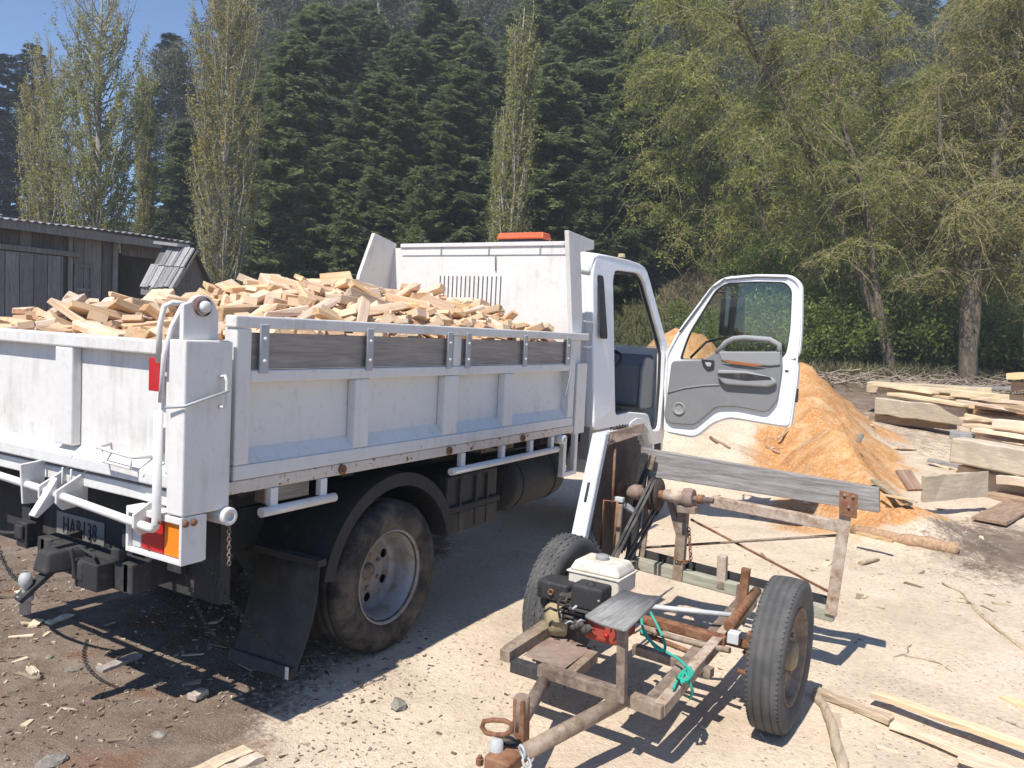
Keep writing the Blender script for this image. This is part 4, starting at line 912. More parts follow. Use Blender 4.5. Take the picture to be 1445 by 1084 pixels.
def wheel(x, yc, out, deep, zc=.383, kind='wheel'):
    ax = (0, out, 0); c = (x, yc, zc)
    w = MB().lathe(TYRE, c, ax, 56).build('wheel', 'tyre_rubber', TR)
    r = MB(); dsk = -.055 if deep else .03
    r.lathe([(.218, .07), (.230, .092), (.238, .094), (.238, .086), (.226, .078), (.214, .07), (.206, .045), (.197, .03), (.192, dsk+.03), (.182, dsk+.008), (.165, dsk)], c, ax, 48)
    r.lathe([(.236, -.094), (.226, -.08), (.20, -.05), (.19, dsk)], c, ax, 48)
    holed_disc(r, c, ax, .105, .165, 6, .025, .136, dsk-.006, dsk)
    r.lathe([(.105, dsk), (.095, dsk-.004), (.075, dsk-.004), (0, dsk-.004)] if deep else [(.105, dsk), (.085, dsk+.03), (.07, dsk+.06), (0, dsk+.062)], c, ax, 32)
    r.build('rim', 'rim_steel', w)
    h = MB()
    for i in range(6):
        a = i*math.pi/3+.5; h.lathe([(.011, 0), (.011, .012), (.007, .014), (0, .014)], (x+.088*math.cos(a), yc+out*(dsk-.004), zc+.088*math.sin(a)), ax, 6, False)
    h.lathe([(.045, 0), (.04, .014), (0, .016)], (x, yc+out*(dsk-.004), zc), ax, 20)
    h.build('hub', 'old_steel', w)
    return w
wheel(1.06, .165, -1, True); wheel(1.06, .40, 1, True); wheel(1.06, WD-.165, 1, True); wheel(1.06, WD-.40, -1, True)
wheel(4.26, .21, -1, False); wheel(4.26, WD-.21, 1, False)
# under-run rails, rollers, drop step
def under(y, sg):
    for x0, x1, posts in ((.14, .557, (.21, .49)), (1.443, 2.664, (1.56, 1.98, 2.32, 2.60))):
        m = MB().tube([(x0, y, .876), (x1, y, .876)], .020, 12).build('under_run_rail', 'white_paint', TR)
        for x in posts: MB().box(x-.02, x+.02, min(y, y+sg*.03), max(y, y+sg*.03), .893, .967).build('rail_post', 'white_paint', m, .003)
    d = MB(); 
    for x in (2.785, 2.955): d.box(x-.022, x+.022, min(y, y+sg*.035), max(y, y+sg*.035), .70, .954)
    d.box(2.763, 2.977, min(y, y+sg*.036)-.001, max(y, y+sg*.036), .672, .702); d.build('drop_step', 'white_paint', TR, .003)
    MB().lathe([(0, .0), (.014, .0), (.014, .01), (.03, .01), (.03, -.06)], (2.71, y-sg*.02, .938), (0, -sg, 0), 18).build('roller_eye', 'white_paint', TR)
under(.0, 1); under(WD, -1)
MB().box(.25, .50, .10, .16, .88, .965).build('side_marker_board', 'brown_board', TR)
# battery box and air tank under the deck
bb = MB().box(1.50, 2.02, .06, .40, .66, .83).build('battery_box', 'black_plastic', TR, .01)
MB().box(1.49, 2.03, .04, .41, .625, .66).build('box_strap', 'chassis_black', bb, .006); MB().box(1.50, 2.02, .05, .40, .50, .624).build('box_lower', 'black_plastic', bb, .01)
for x in (1.62, 1.78, 1.9): MB().box(x-.008, x+.008, .045, .058, .52, .81).build('box_rib', 'black_plastic', bb)
MB().lathe([(0, -.36), (.10, -.36), (.175, -.34), (.18, -.28), (.18, .28), (.175, .34), (.1, .36), (0, .36)], (2.62, .26, .66), (1, 0, 0), 28).build('fuel_tank', 'chassis_black', TR)
for x in (2.40, 2.84): MB().lathe([(.186, -.02), (.186, .02)], (x, .26, .66), (1, 0, 0), 28).build('tank_band', 'chassis_black', TR)
MB().box(2.2, 2.6, .30, .55, .86, .92).build('toolbox_lid', 'rust_pale', TR)

# headboard with wings
XH = 3.055
def headboard():
    n = 15; y0, y1 = .12, 1.80; z0, z1 = 1.05, 2.285; sy = np.linspace(1.30, .745, n); zs0, zs1 = 1.80, 2.045; w = .0062
    m = MB(); m.box(XH, XH+.03, sy[0]+w, y1, z0, z1-.02); m.box(XH, XH+.03, y0, sy[-1]-w, z0, z1-.02)
    for a, b in zip(sy[:-1], sy[1:]): m.box(XH, XH+.03, b+w, a-w, zs0, zs1)
    m.box(XH+.0005, XH+.03, sy[-1]-w, sy[0]+w, z0, zs0); m.box(XH+.0005, XH+.03, sy[-1]-w, sy[0]+w, zs1, z1-.02)
    h = m.build('headboard', 'white_paint', TR)
    MB().box(XH-.012, XH+.045, y0, y1-.10, z1-.019, z1+.012).build('headboard_top_rail', 'white_chipped', h, .004)
    MB().box(XH-.004, XH-.0005, y0+.02, y1-.12, z1-.085, z1-.079).build('seam', 'grey_trim', h)
    for y in (.42, .86, 1.30): MB().box(XH-.006, XH-.0005, y-.006, y+.006, z1-.08, z1-.02).build('stiffener', 'grey_trim_light', h)
    MB().tube([(XH-.006, .80, z1-.085), (XH-.012, .795, z1-.10), (XH-.006, .79, z1-.20)], .005, 6).build('hook', 'grey_trim', h)
    # right wing: plate along the truck with a flag over the cab
    q = lambda u, v, y: tuple(at_y(u, v, y)[[0, 2]])
    yw = .06; P = [q(802, 325, yw), q(838, 340, yw), q(838, 352, yw), q(819, 356, yw), q(829, 448, yw), q(829, 472, yw), (3.056, 1.44), (2.90, 1.44), q(807, 470, yw)]
    P[5] = (3.056, P[5][1]); P[4] = (3.056, P[4][1])
    MB().prism(P, lambda a, b, t: (a, t, b), yw-.004, yw+.03).build('right_wing', 'white_paint', h, .004)
    MB().box(2.92, 3.054, .064, .118, 1.3, 1.44).build('wing_foot', 'white_paint', h, .004)
    yl = 1.78; A = at_y(529, 329, 1.74); B = at_y(570, 341, 1.74); Cc = at_y(532, 390, yl+.02); Dd = at_y(508, 388, yl+.02); e = V(0, .03, 0)
    low = V(Dd[0]-.1, Dd[1], 1.60); low2 = V(XH, Dd[1]+.02, 1.60)
    B = V(XH+.02, 1.765, 2.30); Cc = V(XH+.02, 1.80, 2.03); low2 = V(XH+.02, 1.83, 1.60)
    MB().add([A, B, Cc, low2, low, Dd]+[p+e for p in (A, B, Cc, low2, low, Dd)], [(0, 1, 2, 5), (5, 2, 3, 4), (6, 11, 8, 7), (11, 10, 9, 8), (0, 6, 7, 1), (1, 7, 8, 2), (2, 8, 9, 3), (3, 9, 10, 4), (4, 10, 11, 5), (5, 11, 6, 0)]).build('left_wing', 'white_paint', h)
    a = at_y(823, 453, .05); b = at_y(837, 454, .05); c = at_y(835, 490, .05); d = at_y(823, 489, .05)
    MB().tube([a, b-(b-a)*.15, b+(c-b)*.1, c-(c-b)*.1, c-(c-d)*.15, d], .008, 8).build('grab_handle', 'white_paint', h)
headboard()

# cab
def ys(z): return .085 if z < 1.5 else .085+.105*(z-1.5)/.77
def cab():
    cb = bpy.data.objects.new('cab', None); COL.objects.link(cb); cb.parent = TR; cb.location = (4.15-1.6, 0, .7); cb.empty_display_size = .1
    O = [(3.41, .93), (3.41, 2.10), (3.50, 2.245), (4.40, 2.265), (4.56, 2.20), (4.94, 1.56), (4.97, 1.2), (4.95, .70), (4.62, .70), (4.50, .88), (4.05, .93)]
    I = [(3.80, 1.02), (3.785, 2.05), (3.84, 2.165), (4.34, 2.185), (4.46, 2.135), (4.815, 1.56), (4.84, 1.2), (4.82, .83), (4.64, .83), (4.52, .99), (4.1, 1.03)]
    O2 = rounded(O, .06, 4); I2 = rounded(I, .06, 4)
    MB().ringprism(O2, I2, lambda a, b, t: (a, ys(b)+t, b), 0, .075).build('right_side_frame', 'cab_white', cb, .012)
    MB().ringprism(O2, I2, lambda a, b, t: (a, WD-ys(b)-t, b), 0, .075).build('left_side_frame', 'cab_white', cb, .012)
    seal = MB(); inn = rounded([(a+(.02 if a < 4.2 else -.02), b+(.02 if b < 1.3 else -.02)) for a, b in I], .06, 4); seal.ringprism(I2, inn, lambda a, b, t: (a, ys(b)+t, b), .03, .05); seal.build('door_seal', 'black_plastic', cb)
    ld = MB().prism([(3.81, 1.04), (4.1, 1.04), (4.53, 1.0), (4.65, .84), (4.81, .84), (4.83, 1.2), (4.805, 1.55), (3.795, 1.55)], lambda a, b, t: (a, WD-ys(b)-t, b), .01, .06).build('left_door', 'cab_white', cb, .006)
    MB().prism([(3.795, 1.552), (4.80, 1.552), (4.45, 2.13), (4.33, 2.18), (3.85, 2.16), (3.79, 2.05)], lambda a, b, t: (a, WD-ys(b)-t, b), .03, .035).build('left_window', 'window_glass', cb)
    # roof: domed skin
    n, k = 14, 12; prof = [(3.41, 2.09), (3.425, 2.17), (3.46, 2.225), (3.55, 2.256), (3.8, 2.268), (4.1, 2.272), (4.35, 2.265), (4.47, 2.245), (4.545, 2.21), (4.58, 2.17)]
    vs = []
    for x, z in prof:
        for j in range(k+1):
            s = j/k; y = (.085+.10)*(1-s)+(WD-.185)*s; vs.append((x, y, z+.045*(1-(2*s-1)**4)))
    fs = [(i*(k+1)+j, i*(k+1)+j+1, (i+1)*(k+1)+j+1, (i+1)*(k+1)+j) for i in range(len(prof)-1) for j in range(k)]
    m = MB(); m.add(vs, fs, True); r = m.build('roof', 'cab_white', cb); so_ = r.modifiers.new('t', 'SOLIDIFY'); so_.thickness = .02; so_.offset = -1
    bw_ = MB().ringprism([(.16, .95), (WD-.16, .95), (WD-.2, 2.16), (.2, 2.16)], [(.40, 1.62), (WD-.40, 1.62), (WD-.42, 2.02), (.42, 2.02)], lambda a, b, t: (t, a, b), 3.415, 3.45).build('rear_wall', 'cab_white', cb, .01)
    MB().box(3.43, 3.436, .39, WD-.39, 1.61, 2.03).build('rear_window', 'window_glass', cb)
    # quarter trim on the rear corner, seen as a dark slot beside the wing
    MB().prism(rounded([(3.47, 1.62), (3.60, 1.62), (3.60, 2.10), (3.49, 2.10)], .03, 4), lambda a, b, t: (a, ys(b)+t, b), -.004, .002).build('corner_vent', 'black_plastic', cb)
    ws = MB(); ws.hexa([(4.565, .20, 2.19), (4.935, .13, 1.56), (4.935, WD-.13, 1.56), (4.565, WD-.20, 2.19), (4.572, .20, 2.194), (4.942, .13, 1.564), (4.942, WD-.13, 1.564), (4.572, WD-.20, 2.194)]); ws.build('windscreen', 'window_glass', cb)
    fr = MB().prism([(4.88, .62), (4.98, .62), (5.0, 1.2), (4.95, 1.555), (4.90, 1.555)], lambda a, b, t: (a, t, b), .10, WD-.10).build('front_panel', 'cab_white', cb, .02)
    MB().box(4.90, 5.08, .06, WD-.06, .42, .60).build('bumper', 'grey_trim', cb, .02)
    for y in (.30, WD-.30): MB().box(4.99, 5.02, y-.13, y+.13, .72, .88).build('headlight', 'clear_lens', cb, .015)
    MB().box(3.45, 4.88, .20, WD-.20, .83, .88).build('floor', 'chassis_black', cb)
    # engine cover step and wheel arch inside the door
    st = MB(); A = np.linspace(math.pi*.98, math.pi*.12, 14); o_ = [(4.26+.46*math.cos(a), .50+.47*math.sin(a)) for a in A]; i_ = [(4.26+.425*math.cos(a), .50+.435*math.sin(a)) for a in A]
    st.prism(o_+i_[::-1], lambda a, b, t: (a, t, b), .075, .50); st.build('wheel_arch', 'cab_white', cb, .004)
    st = MB(); A = np.linspace(math.pi*.98, math.pi*.12, 14); st.prism(o_+i_[::-1], lambda a, b, t: (a, t, b), WD-.50, WD-.075); st.build('wheel_arch', 'cab_white', cb, .004)
    MB().box(3.42, 3.80, .12, .20, .70, .955).build('sill_panel', 'grey_trim_light', cb, .006)
    MB().box(4.70, 4.92, .10, .35, .62, .70).build('step', 'chassis_black', cb, .008)
    for y0, y1 in ((.30, .78), (.86, 1.60)):
        s = MB().box(3.68, 4.20, y0, y1, 1.06, 1.20).build('seat', 'seat_fabric', cb, .04); 
        MB().hexa([(3.56, y0, 1.20), (3.72, y0, 1.20), (3.72, y1, 1.20), (3.56, y1, 1.20), (3.48, y0+.03, 1.78), (3.58, y0+.03, 1.78), (3.58, y1-.03, 1.78), (3.48, y1-.03, 1.78)]).build('backrest', 'seat_fabric', cb, .035)
    MB().box(3.46, 4.20, .20, WD-.20, .88, 1.05).build('seat_base', 'chassis_black', cb, .01)
    MB().hexa([(4.52, .20, 1.05), (4.88, .20, 1.0), (4.88, WD-.20, 1.0), (4.52, WD-.20, 1.05), (4.58, .20, 1.40), (4.88, .20, 1.50), (4.88, WD-.20, 1.50), (4.58, WD-.20, 1.40)]).build('dashboard', 'grey_trim', cb, .03)
    MB().prism(rounded([(4.52, 1.02), (4.80, 1.02), (4.80, 1.45), (4.60, 1.48), (4.54, 1.38)], .04, 4), lambda a, b, t: (a, t, b), .165, .196).build('kick_panel', 'grey_trim_light', cb, .01)
    sw = MB(); a = np.linspace(0, 2*math.pi, 25); n_ = V(-.5, 0, .87); x_ = V(0, 1, 0); y_ = np.cross(n_, x_); c_ = V(4.42, .54, 1.42)
    sw.tube([c_+.20*(math.cos(q)*x_+math.sin(q)*y_) for q in a], .014, 8, False)
    for q in (0, 2.1, 4.2): sw.tube([c_, c_+.2*(math.cos(q)*x_+math.sin(q)*y_)], .012, 6)
    sw.tube([c_, c_-n_*.25], .025, 8); sw.build('steering_wheel', 'black_plastic', cb)
    MB().lathe([(0, .035), (.025, .03), (.032, .0)], (4.10, .24, 2.29), (0, 0, 1), 16).build('marker_lamp', 'straw', cb)
    # beacon bar
    L = at_x(705, 339, 3.62); R_ = at_x(771, 339, 3.62); bz = L[2]
    be = MB().hexa([(3.56, R_[1], bz), (3.72, R_[1], bz), (3.72, L[1], bz), (3.56, L[1], bz), (3.58, R_[1]+.01, bz+.055), (3.70, R_[1]+.01, bz+.055), (3.70, L[1]-.01, bz+.055), (3.58, L[1]-.01, bz+.055)]).build('beacon', 'orange_plastic', cb, .012)
    MB().box(3.575, 3.705, R_[1]+.02, L[1]-.02, 2.30, bz-.001).build('beacon_mount', 'black_plastic', cb)
    # gear behind the cab
    MB().box(3.14, 3.36, .16, .42, 1.0, 1.38).build('oil_tank', 'galvanised', TR, .02)
    MB().box(3.16, 3.34, .5, 1.5, .95, 1.75).build('air_intake', 'black_plastic', TR, .03)
    MB().tube([(3.2, .20, 1.40), (3.22, .17, 1.5), (3.24, .2, 1.62)], .02, 8).build('hose', 'black_plastic', TR)
cab()

def door():
    XD = 4.86
    zz = lambda a, b: tuple(at_x(860+a/3.872, 360+b/3.872, XD)[[1, 2]])       # from an enlarged crop of the photo
    F = lambda a, b, t: (t, a, b)
    Oo = [zz(*q) for q in ((285, 955), (305, 540), (380, 405), (560, 165), (625, 120), (800, 104), (1000, 108), (1055, 160), (1052, 400), (1025, 700), (990, 945), (930, 937), (650, 893), (560, 925), (470, 1003), (300, 970))]
    belt = 572
    win_o = [zz(*q) for q in ((296, belt), (305, 540), (380, 405), (560, 165), (625, 120), (800, 104), (1000, 108), (1055, 160), (1052, 400), (1038, belt))]
    win_i = [zz(*q) for q in ((383, belt), (390, 545), (430, 430), (578, 190), (635, 152), (800, 143), (960, 147), (998, 190), (990, 400), (962, belt))]
    body = MB().prism([zz(297, belt+.5), zz(1037, belt+.5)]+rounded([zz(1036, belt+2), zz(1025, 700), zz(990, 945), zz(930, 937), zz(650, 893), zz(560, 925), zz(470, 1003), zz(300, 970), zz(298, belt+2)], .06, 5), F, XD, XD+.075)
    dr = body.build('driver_door', 'cab_white', TR, .012)
    rim_ = [zz(*q) for q in ((303, 950), (315, 545), (388, 412), (566, 175), (630, 130), (800, 114), (992, 118), (1043, 165), (1040, 400), (1013, 700), (980, 930), (925, 925), (655, 880), (563, 912), (468, 988), (310, 960))]; rim_ = rounded(rim_, .05, 5)
    MB().tube([(XD-.004, *q) for q in rim_+rim_[:1]], .009, 8, False).build('weather_lip', 'cab_white', dr)
    win_o = rounded(win_o, .09, 5); win_i = rounded(win_i, .09, 5)
    MB().ringprism(win_o, win_i, F, XD+.004, XD+.06).build('window_frame', 'cab_white', dr, .01)
    cy_ = sum(a for a, b in win_i)/len(win_i); cz_ = sum(b for a, b in win_i)/len(win_i); inn = [(cy_+(a-cy_)*.975, cz_+(b-cz_)*.975) for a, b in win_i]
    MB().ringprism(win_i, inn, F, XD+.02, XD+.045).build('window_seal', 'black_plastic', dr)
    MB().prism(inn, F, XD+.030, XD+.034).build('window_pane', 'window_glass', dr)
    top = MB().tube([(XD-.004, *zz(*q)) for q in ((385, 420), (565, 178), (628, 134), (800, 118), (970, 122))], .010, 8); top.build('top_seal', 'grey_trim', dr)
    # inner trim
    tp = [zz(*q) for q in ((345, 578), (520, 572), (560, 545), (605, 515), (640, 527), (900, 527), (945, 520), (948, 620), (920, 800), (865, 862), (700, 828), (590, 830), (470, 930), (335, 920), (303, 885), (330, 700))]
    tp = rounded(tp, .04, 4); tr_ = MB().prism(tp, F, XD-.035, XD-.001).build('door_trim', 'grey_trim', dr, .012, 3)
    lp = [(XD-.018, *zz(*q)) for q in ((590, 535), (640, 478), (680, 458), (740, 452), (880, 463), (930, 490), (930, 540))]
    MB().tube(lp, .024, 10).build('pull_loop', 'grey_trim_light', dr)
    sh_ = [zz(*q) for q in ((605, 530), (940, 530), (940, 600), (880, 606), (620, 575))]
    MB().prism(sh_, F, XD-.05, XD-.036).build('upper_trim', 'grey_trim_light', dr, .008)
    MB().prism([zz(*q) for q in ((618, 577), (700, 580), (862, 602), (800, 608), (690, 597))], F, XD-.056, XD-.051).build('wood_strip', 'wood_trim', dr, .002)
    MB().prism(rounded([zz(*q) for q in ((600, 625), (760, 632), (910, 670), (925, 700), (880, 722), (640, 708), (605, 670))], .03, 4), F, XD-.085, XD-.036).build('armrest', 'grey_trim_light', dr, .018, 3)
    MB().prism(rounded([zz(*q) for q in ((605, 645), (760, 645), (890, 665), (900, 678), (760, 684), (620, 665))], .01, 3), F, XD-.089, XD-.0855).build('armrest_recess', 'black_plastic', dr)
    MB().prism(rounded([zz(*q) for q in ((510, 570), (582, 575), (580, 620), (545, 630), (520, 605))], .015, 4), F, XD-.048, XD-.036).build('inner_handle', 'black_plastic', dr, .005)
    MB().prism(rounded([zz(*q) for q in ((530, 585), (568, 588), (562, 612), (540, 606))], .01, 3), F, XD-.054, XD-.0485).build('handle_lever', 'galvanised', dr, .003)
    cs = zz(388, 838); MB().lathe([(.058, 0), (.056, .010), (.046, .012), (.042, .004), (.015, .007), (0, .008)], (XD-.036, cs[0], cs[1]), (-1, 0, 0), 28).build('speaker', 'grey_trim_light', dr)
    pk = MB().tube([(XD-.038, *zz(*q)) for q in ((325, 752), (420, 725), (520, 712), (610, 708))], .006, 6); pk.build('pocket_edge', 'grey_trim_light', dr)
    MB().box(XD-.004, XD+.01, *sorted((zz(985, 560)[0], zz(965, 560)[0])), zz(0, 575)[1], zz(0, 566)[1]).build('striker', 'black_plastic', dr)
    MB().box(XD+.02, XD+.06, *sorted((zz(1030, 690)[0], zz(1016, 690)[0])), zz(0, 720)[1], zz(0, 655)[1]).build('lock', 'black_plastic', dr)
    for b in (640, 870): MB().box(XD+.0, XD+.05, zz(285, b)[0]-.005, zz(285, b)[0]+.05, zz(285, b)[1]-.03, zz(285, b)[1]+.03).build('hinge', 'cab_white', dr, .004)
    # mirror on the far (outer) face
    xm = XD+.24; mm = lambda a, b: tuple(at_x(860+a/3.872, 360+b/3.872, xm)[[1, 2]])
    mi = MB().prism(rounded([mm(*q) for q in ((612, 232), (735, 235), (730, 445), (597, 440))], .03, 4), F, xm-.02, xm+.06).build('mirror', 'mirror_black', dr, .012)
    MB().tube([(XD+.05, *zz(545, 205)), (xm, *mm(560, 200)), (xm, *mm(640, 203)), (xm, *mm(675, 230))], .010, 8).build('mirror_arm', 'black_plastic', dr)
    MB().tube([(XD+.07, *zz(430, 560)), (xm, *mm(530, 475)), (xm, *mm(640, 450))], .011, 8).build('mirror_arm', 'black_plastic', dr)
    MB().box(XD+.076, XD+.095, *sorted((zz(930, 640)[0], zz(820, 640)[0])), zz(0, 650)[1], zz(0, 620)[1]).build('outer_handle', 'black_plastic', dr, .006)
door()
# ------------------------------------------------------------------ the saw bench on its two-wheeled trailer
TA = math.radians(-1.0)
TF = V(math.cos(TA), math.sin(TA), 0); TT = V(math.sin(TA), -math.cos(TA), 0)
RW = .325; TRK = .535
TO = at_z(1095, 1026, 0.0)-TRK*TT; TO[2] = 0
def tw(t, f, z): return TO+t*TT+f*TF+V(0, 0, z)
def tp(u, v, f):
    d = ray(u, v); return CAM+d*(((TO+f*TF-CAM)@TF)/(d@TF))
def tq(u, v, t):                                    # plane along the trailer at offset t
    d = ray(u, v); return CAM+d*(((TO+t*TT-CAM)@TT)/(d@TT))
SB = thing('saw_bench_trailer', TO, 'rusty two-wheeled trailer with circular saw bench and small petrol engine', 'saw bench')
FB = .72
# wheels
TTYRE = [(.20, .052), (.225, .064), (.26, .070), (.29, .068), (.31, .060), (.32, .050), (.3245, .034), (.3245, .020), (.319, .0185), (.319, .0125), (.325, .011), (.325, -.011), (.319, -.0125), (.319, -.0185), (.3245, -.020), (.3245, -.034), (.32, -.050), (.31, -.060), (.29, -.068), (.26, -.070), (.225, -.064), (.20, -.052)]
SLICK = [(.20, .052), (.225, .064), (.26, .072), (.29, .072), (.31, .066), (.321, .054), (.3235, .040), (.3238, .0365), (.319, .036), (.319, .032), (.3242, .0315), (.325, .0022), (.320, .002), (.320, -.002), (.325, -.0022), (.3242, -.0315), (.319, -.032), (.319, -.036), (.3238, -.0365), (.3235, -.040), (.321, -.054), (.31, -.066), (.29, -.072), (.26, -.072), (.225, -.064), (.20, -.052)]
def twheel(t, out, prof, label):
    c = tw(t, 0, RW); ax = TT*out
    w = MB().lathe(prof, c, ax, 64).build('wheel', 'trailer_rubber', SB, label=label)
    r = MB(); r.lathe([(.20, .050), (.208, .058), (.205, .064), (.195, .056), (.185, .03), (.17, .02), (.155, .012), (.14, .02), (.10, .030), (.07, .022), (.0, .022)], c, ax, 40)
    r.lathe([(.205, -.062), (.19, -.05), (.178, -.02), (.17, .02)], c, ax, 40)
    r.build('rim', 'old_steel', w)
    h = MB(); h.lathe([(.062, .022), (.062, .05), (.05, .062), (0, .07)] if out > 0 else [(.06, .02), (.06, .05), (.03, .055), (0, .055)], c, ax, 24); h.build('hub_cap', 'straw' if out > 0 else 'rust', w)
    n = MB()
    for i in range(5):
        a = i*2*math.pi/5; p = c+ax*.028+.085*(math.cos(a)*TF+math.sin(a)*V(0, 0, 1)); n.lathe([(.011, 0), (.011, .014), (0, .014)], p, ax, 6, False)
    n.build('wheel_nut', 'old_steel', w)
    if prof is TTYRE:                                # tread blocks left proud of zigzag sipes
        tr = MB()
        for i in range(84):
            a = 2*math.pi*i/84
            for tt in (-.042, -.005, .004, .041):
                d0 = math.cos(a)*TF+math.sin(a)*V(0, 0, 1); tg = -math.sin(a)*TF+math.cos(a)*V(0, 0, 1); p = c+d0*.3255+TT*(tt+.0045*(1 if i % 2 else -1))
                s = [p+tg*x*.0075+TT*y*.0045+d0*z for z in (-.003, .0015) for x, y in ((-1, -1), (1, -1), (1, 1), (-1, 1))]; tr.hexa(s)
        o = tr.build('tread_blocks', 'trailer_rubber', w); o['kind'] = 'stuff'
    else:                                            # worn shoulder notches
        tr = MB()
        for i in range(90):
            a = 2*math.pi*i/90; d0 = math.cos(a)*TF+math.sin(a)*V(0, 0, 1); tg = -math.sin(a)*TF+math.cos(a)*V(0, 0, 1)
            for sg in (-1, 1): p = c+d0*.3165+TT*sg*.058; tr.hexa([p+tg*x*.005+TT*y*.006+d0*z for z in (-.004, .004) for x, y in ((-1, -1), (1, -1), (1, 1), (-1, 1))])
        o = tr.build('shoulder_blocks', 'trailer_rubber', w); o['kind'] = 'stuff'
    return w
twheel(TRK, 1, SLICK, 'smooth worn tyre on the right with pale hub cap'); twheel(-TRK+.02, -1, TTYRE, 'treaded tyre on the left with rusty rim')
MB().tube([tw(-TRK+.05, 0, RW), tw(TRK-.05, 0, RW)], .022, 12).build('axle', 'rust', SB)
# main rails, cross members
rn = at_z(930, 1002, .26); rf = at_z(1062, 848, .37)
rr = MB(); rr.beam(rn, rf, .045, .05); rr = rr.build('right_rail', 'rust_pale', SB, .004)
off = TT*.062; MB().beam(rn-off*.9+TF*.02-V(0, 0, .012), rf-off*.9-V(0, 0, .012), .06, .008).build('rail_flange', 'old_steel', SB)
ln = at_z(716, 922, .28); lf = tw((ln-TO)@TT+.0, FB, .37)
MB().beam(ln, lf, .05, .05).build('left_rail', 'old_steel', SB, .004)
MB().beam(rn+TT*.0, at_z(886, 985, .26), .05, .05, ext=.02).build('front_angle', 'khaki_steel', SB, .003)
MB().beam(at_z(884, 984, .262), at_z(762, 944, .268), .05, .048).build('front_cross', 'old_steel', SB, .003)
bl = tp(893, 793, FB); br_ = tp(1178, 868, FB)
MB().beam(bl, br_, .06, .065).build('timber_cross_beam', 'mossy_beam', SB, .006)
MB().beam(bl+TF*.05+V(0, 0, .035)+TT*.02, br_+TF*.05+V(0, 0, .035), .008, .07).build('iron_cross_beam', 'chassis_black', SB)
MB().beam(tp(915, 875, -.02), tp(1025, 905, -.02), .05, .045).build('cross_tube', 'rust', SB, .008)
MB().tube([at_z(905, 893, .29), at_z(985, 925, .29), at_z(1000, 918, .28)], .012, 8).build('bent_bar', 'rust', SB)
MB().beam(at_z(895, 915, .27), at_z(1005, 950, .27), .045, .04).build('cross_channel', 'old_steel', SB, .003)
MB().tube([at_z(918, 856, .40), at_z(1040, 869, .40)], .012, 10).build('aluminium_pipe', 'light_steel', SB)
MB().tube(arc(at_z(905, 885, .34), at_z(960, 905, .30), at_z(1030, 918, .33), 8), .014, 8).build('leaf_spring', 'khaki_steel', SB)
MB().tube([at_z(1028, 884, .40), at_z(1068, 834, .42)], .024, 12).build('rusty_pipe', 'rust', SB)
MB().box(*sorted((at_z(1035, 885, .41)[0]-.02, at_z(1035, 885, .41)[0]+.03)), *sorted((at_z(1035, 885, .41)[1]-.03, at_z(1035, 885, .41)[1]+.02)), .34, .39).build('clamp_block', 'light_steel', SB, .004)
def post(u0, v0, u1, v1, f, w, h, name, mat, bev=.003): return MB().beam(tp(u0, v0, f), tp(u1, v1, f), w, h, up=TF).build(name, mat, SB, bev)
post(1053, 802, 1045, 880, .36, .04, .03, 'rusty_stake', 'rust'); post(1043, 825, 1040, 860, .38, .02, .02, 'stake_pin', 'old_steel')
post(1020, 784, 1018, 832, FB-.01, .048, .04, 'pipe_stub', 'rust_pale')
p_low = tp(1040, 900, .2)
MB().beam(tw(TRK-.13, 0, RW+.06), tw(TRK-.13, .02, .16), .035, .04).build('axle_hanger', 'rust', SB, .003)
MB().tube([tw(TRK-.18, .0, .20), tw(TRK-.05, .02, .19)], .012, 8).build('hanger_bolt', 'rust', SB)
# back posts and fence board
post(1172, 868, 1197, 700, FB-.035, .055, .012, 'right_post', 'rust_pale')
b0 = tp(1185, 692, FB-.05); b1 = tp(1211, 697, FB-.05); b2 = tp(1209, 732, FB-.05); b3 = tp(1184, 727, FB-.05)
def plate(c, th, name, mat, bev=.002): return MB().hexa([p for p in c]+[p-TF*th for p in c]).build(name, mat, SB, bev)
plate((b0, b1, b2, b3), .006, 'right_bracket', 'rust')
for u, v in ((1192, 699), (1204, 701), (1198, 716)): MB().lathe([(.008, 0), (.007, .008), (0, .008)], tp(u, v, FB-.056), -TF, 10).build('bracket_bolt', 'old_steel', SB)
tl, tr_ = tp(904, 632, FB), tp(1240, 689, FB); bl2, br2 = tp(904, 671, FB), tp(1241, 724, FB)
MB().hexa([tl, tr_, br2, bl2]+[p+TF*.04 for p in (tl, tr_, br2, bl2)]).build('fence_board', 'fence_grey', SB, .004)
post(888, 797, 911, 640, FB-.03, .05, .035, 'left_post', 'chassis_black')
post(915, 662, 920, 642, FB-.035, .05, .02, 'left_bracket', 'khaki_steel'); post(905, 790, 922, 645, FB+.03, .035, .02, 'left_post_backing', 'khaki_steel')
MB().beam(tp(1004, 707, FB), tp(1192, 744, FB), .05, .055).build('top_rail', 'rust_pale', SB, .004)
post(957, 818, 966, 705, FB-.02, .055, .045, 'middle_post', 'khaki_steel')
MB().beam(tp(944, 700, FB-.03), tp(958, 752, FB-.03), .03, .03).build('post_brace', 'old_steel', SB)
MB().tube([tp(975, 733, FB+.08), tp(1175, 838, FB+.02)], .007, 8).build('diagonal_rod', 'rust', SB); MB().tube([tp(893, 774, FB+.1), tp(1190, 755, FB)], .007, 8).build('cross_rod', 'old_steel', SB)
MB().beam(tp(885, 800, FB), lf+V(0, 0, .01), .05, .05).build('corner_gusset', 'chassis_black', SB)
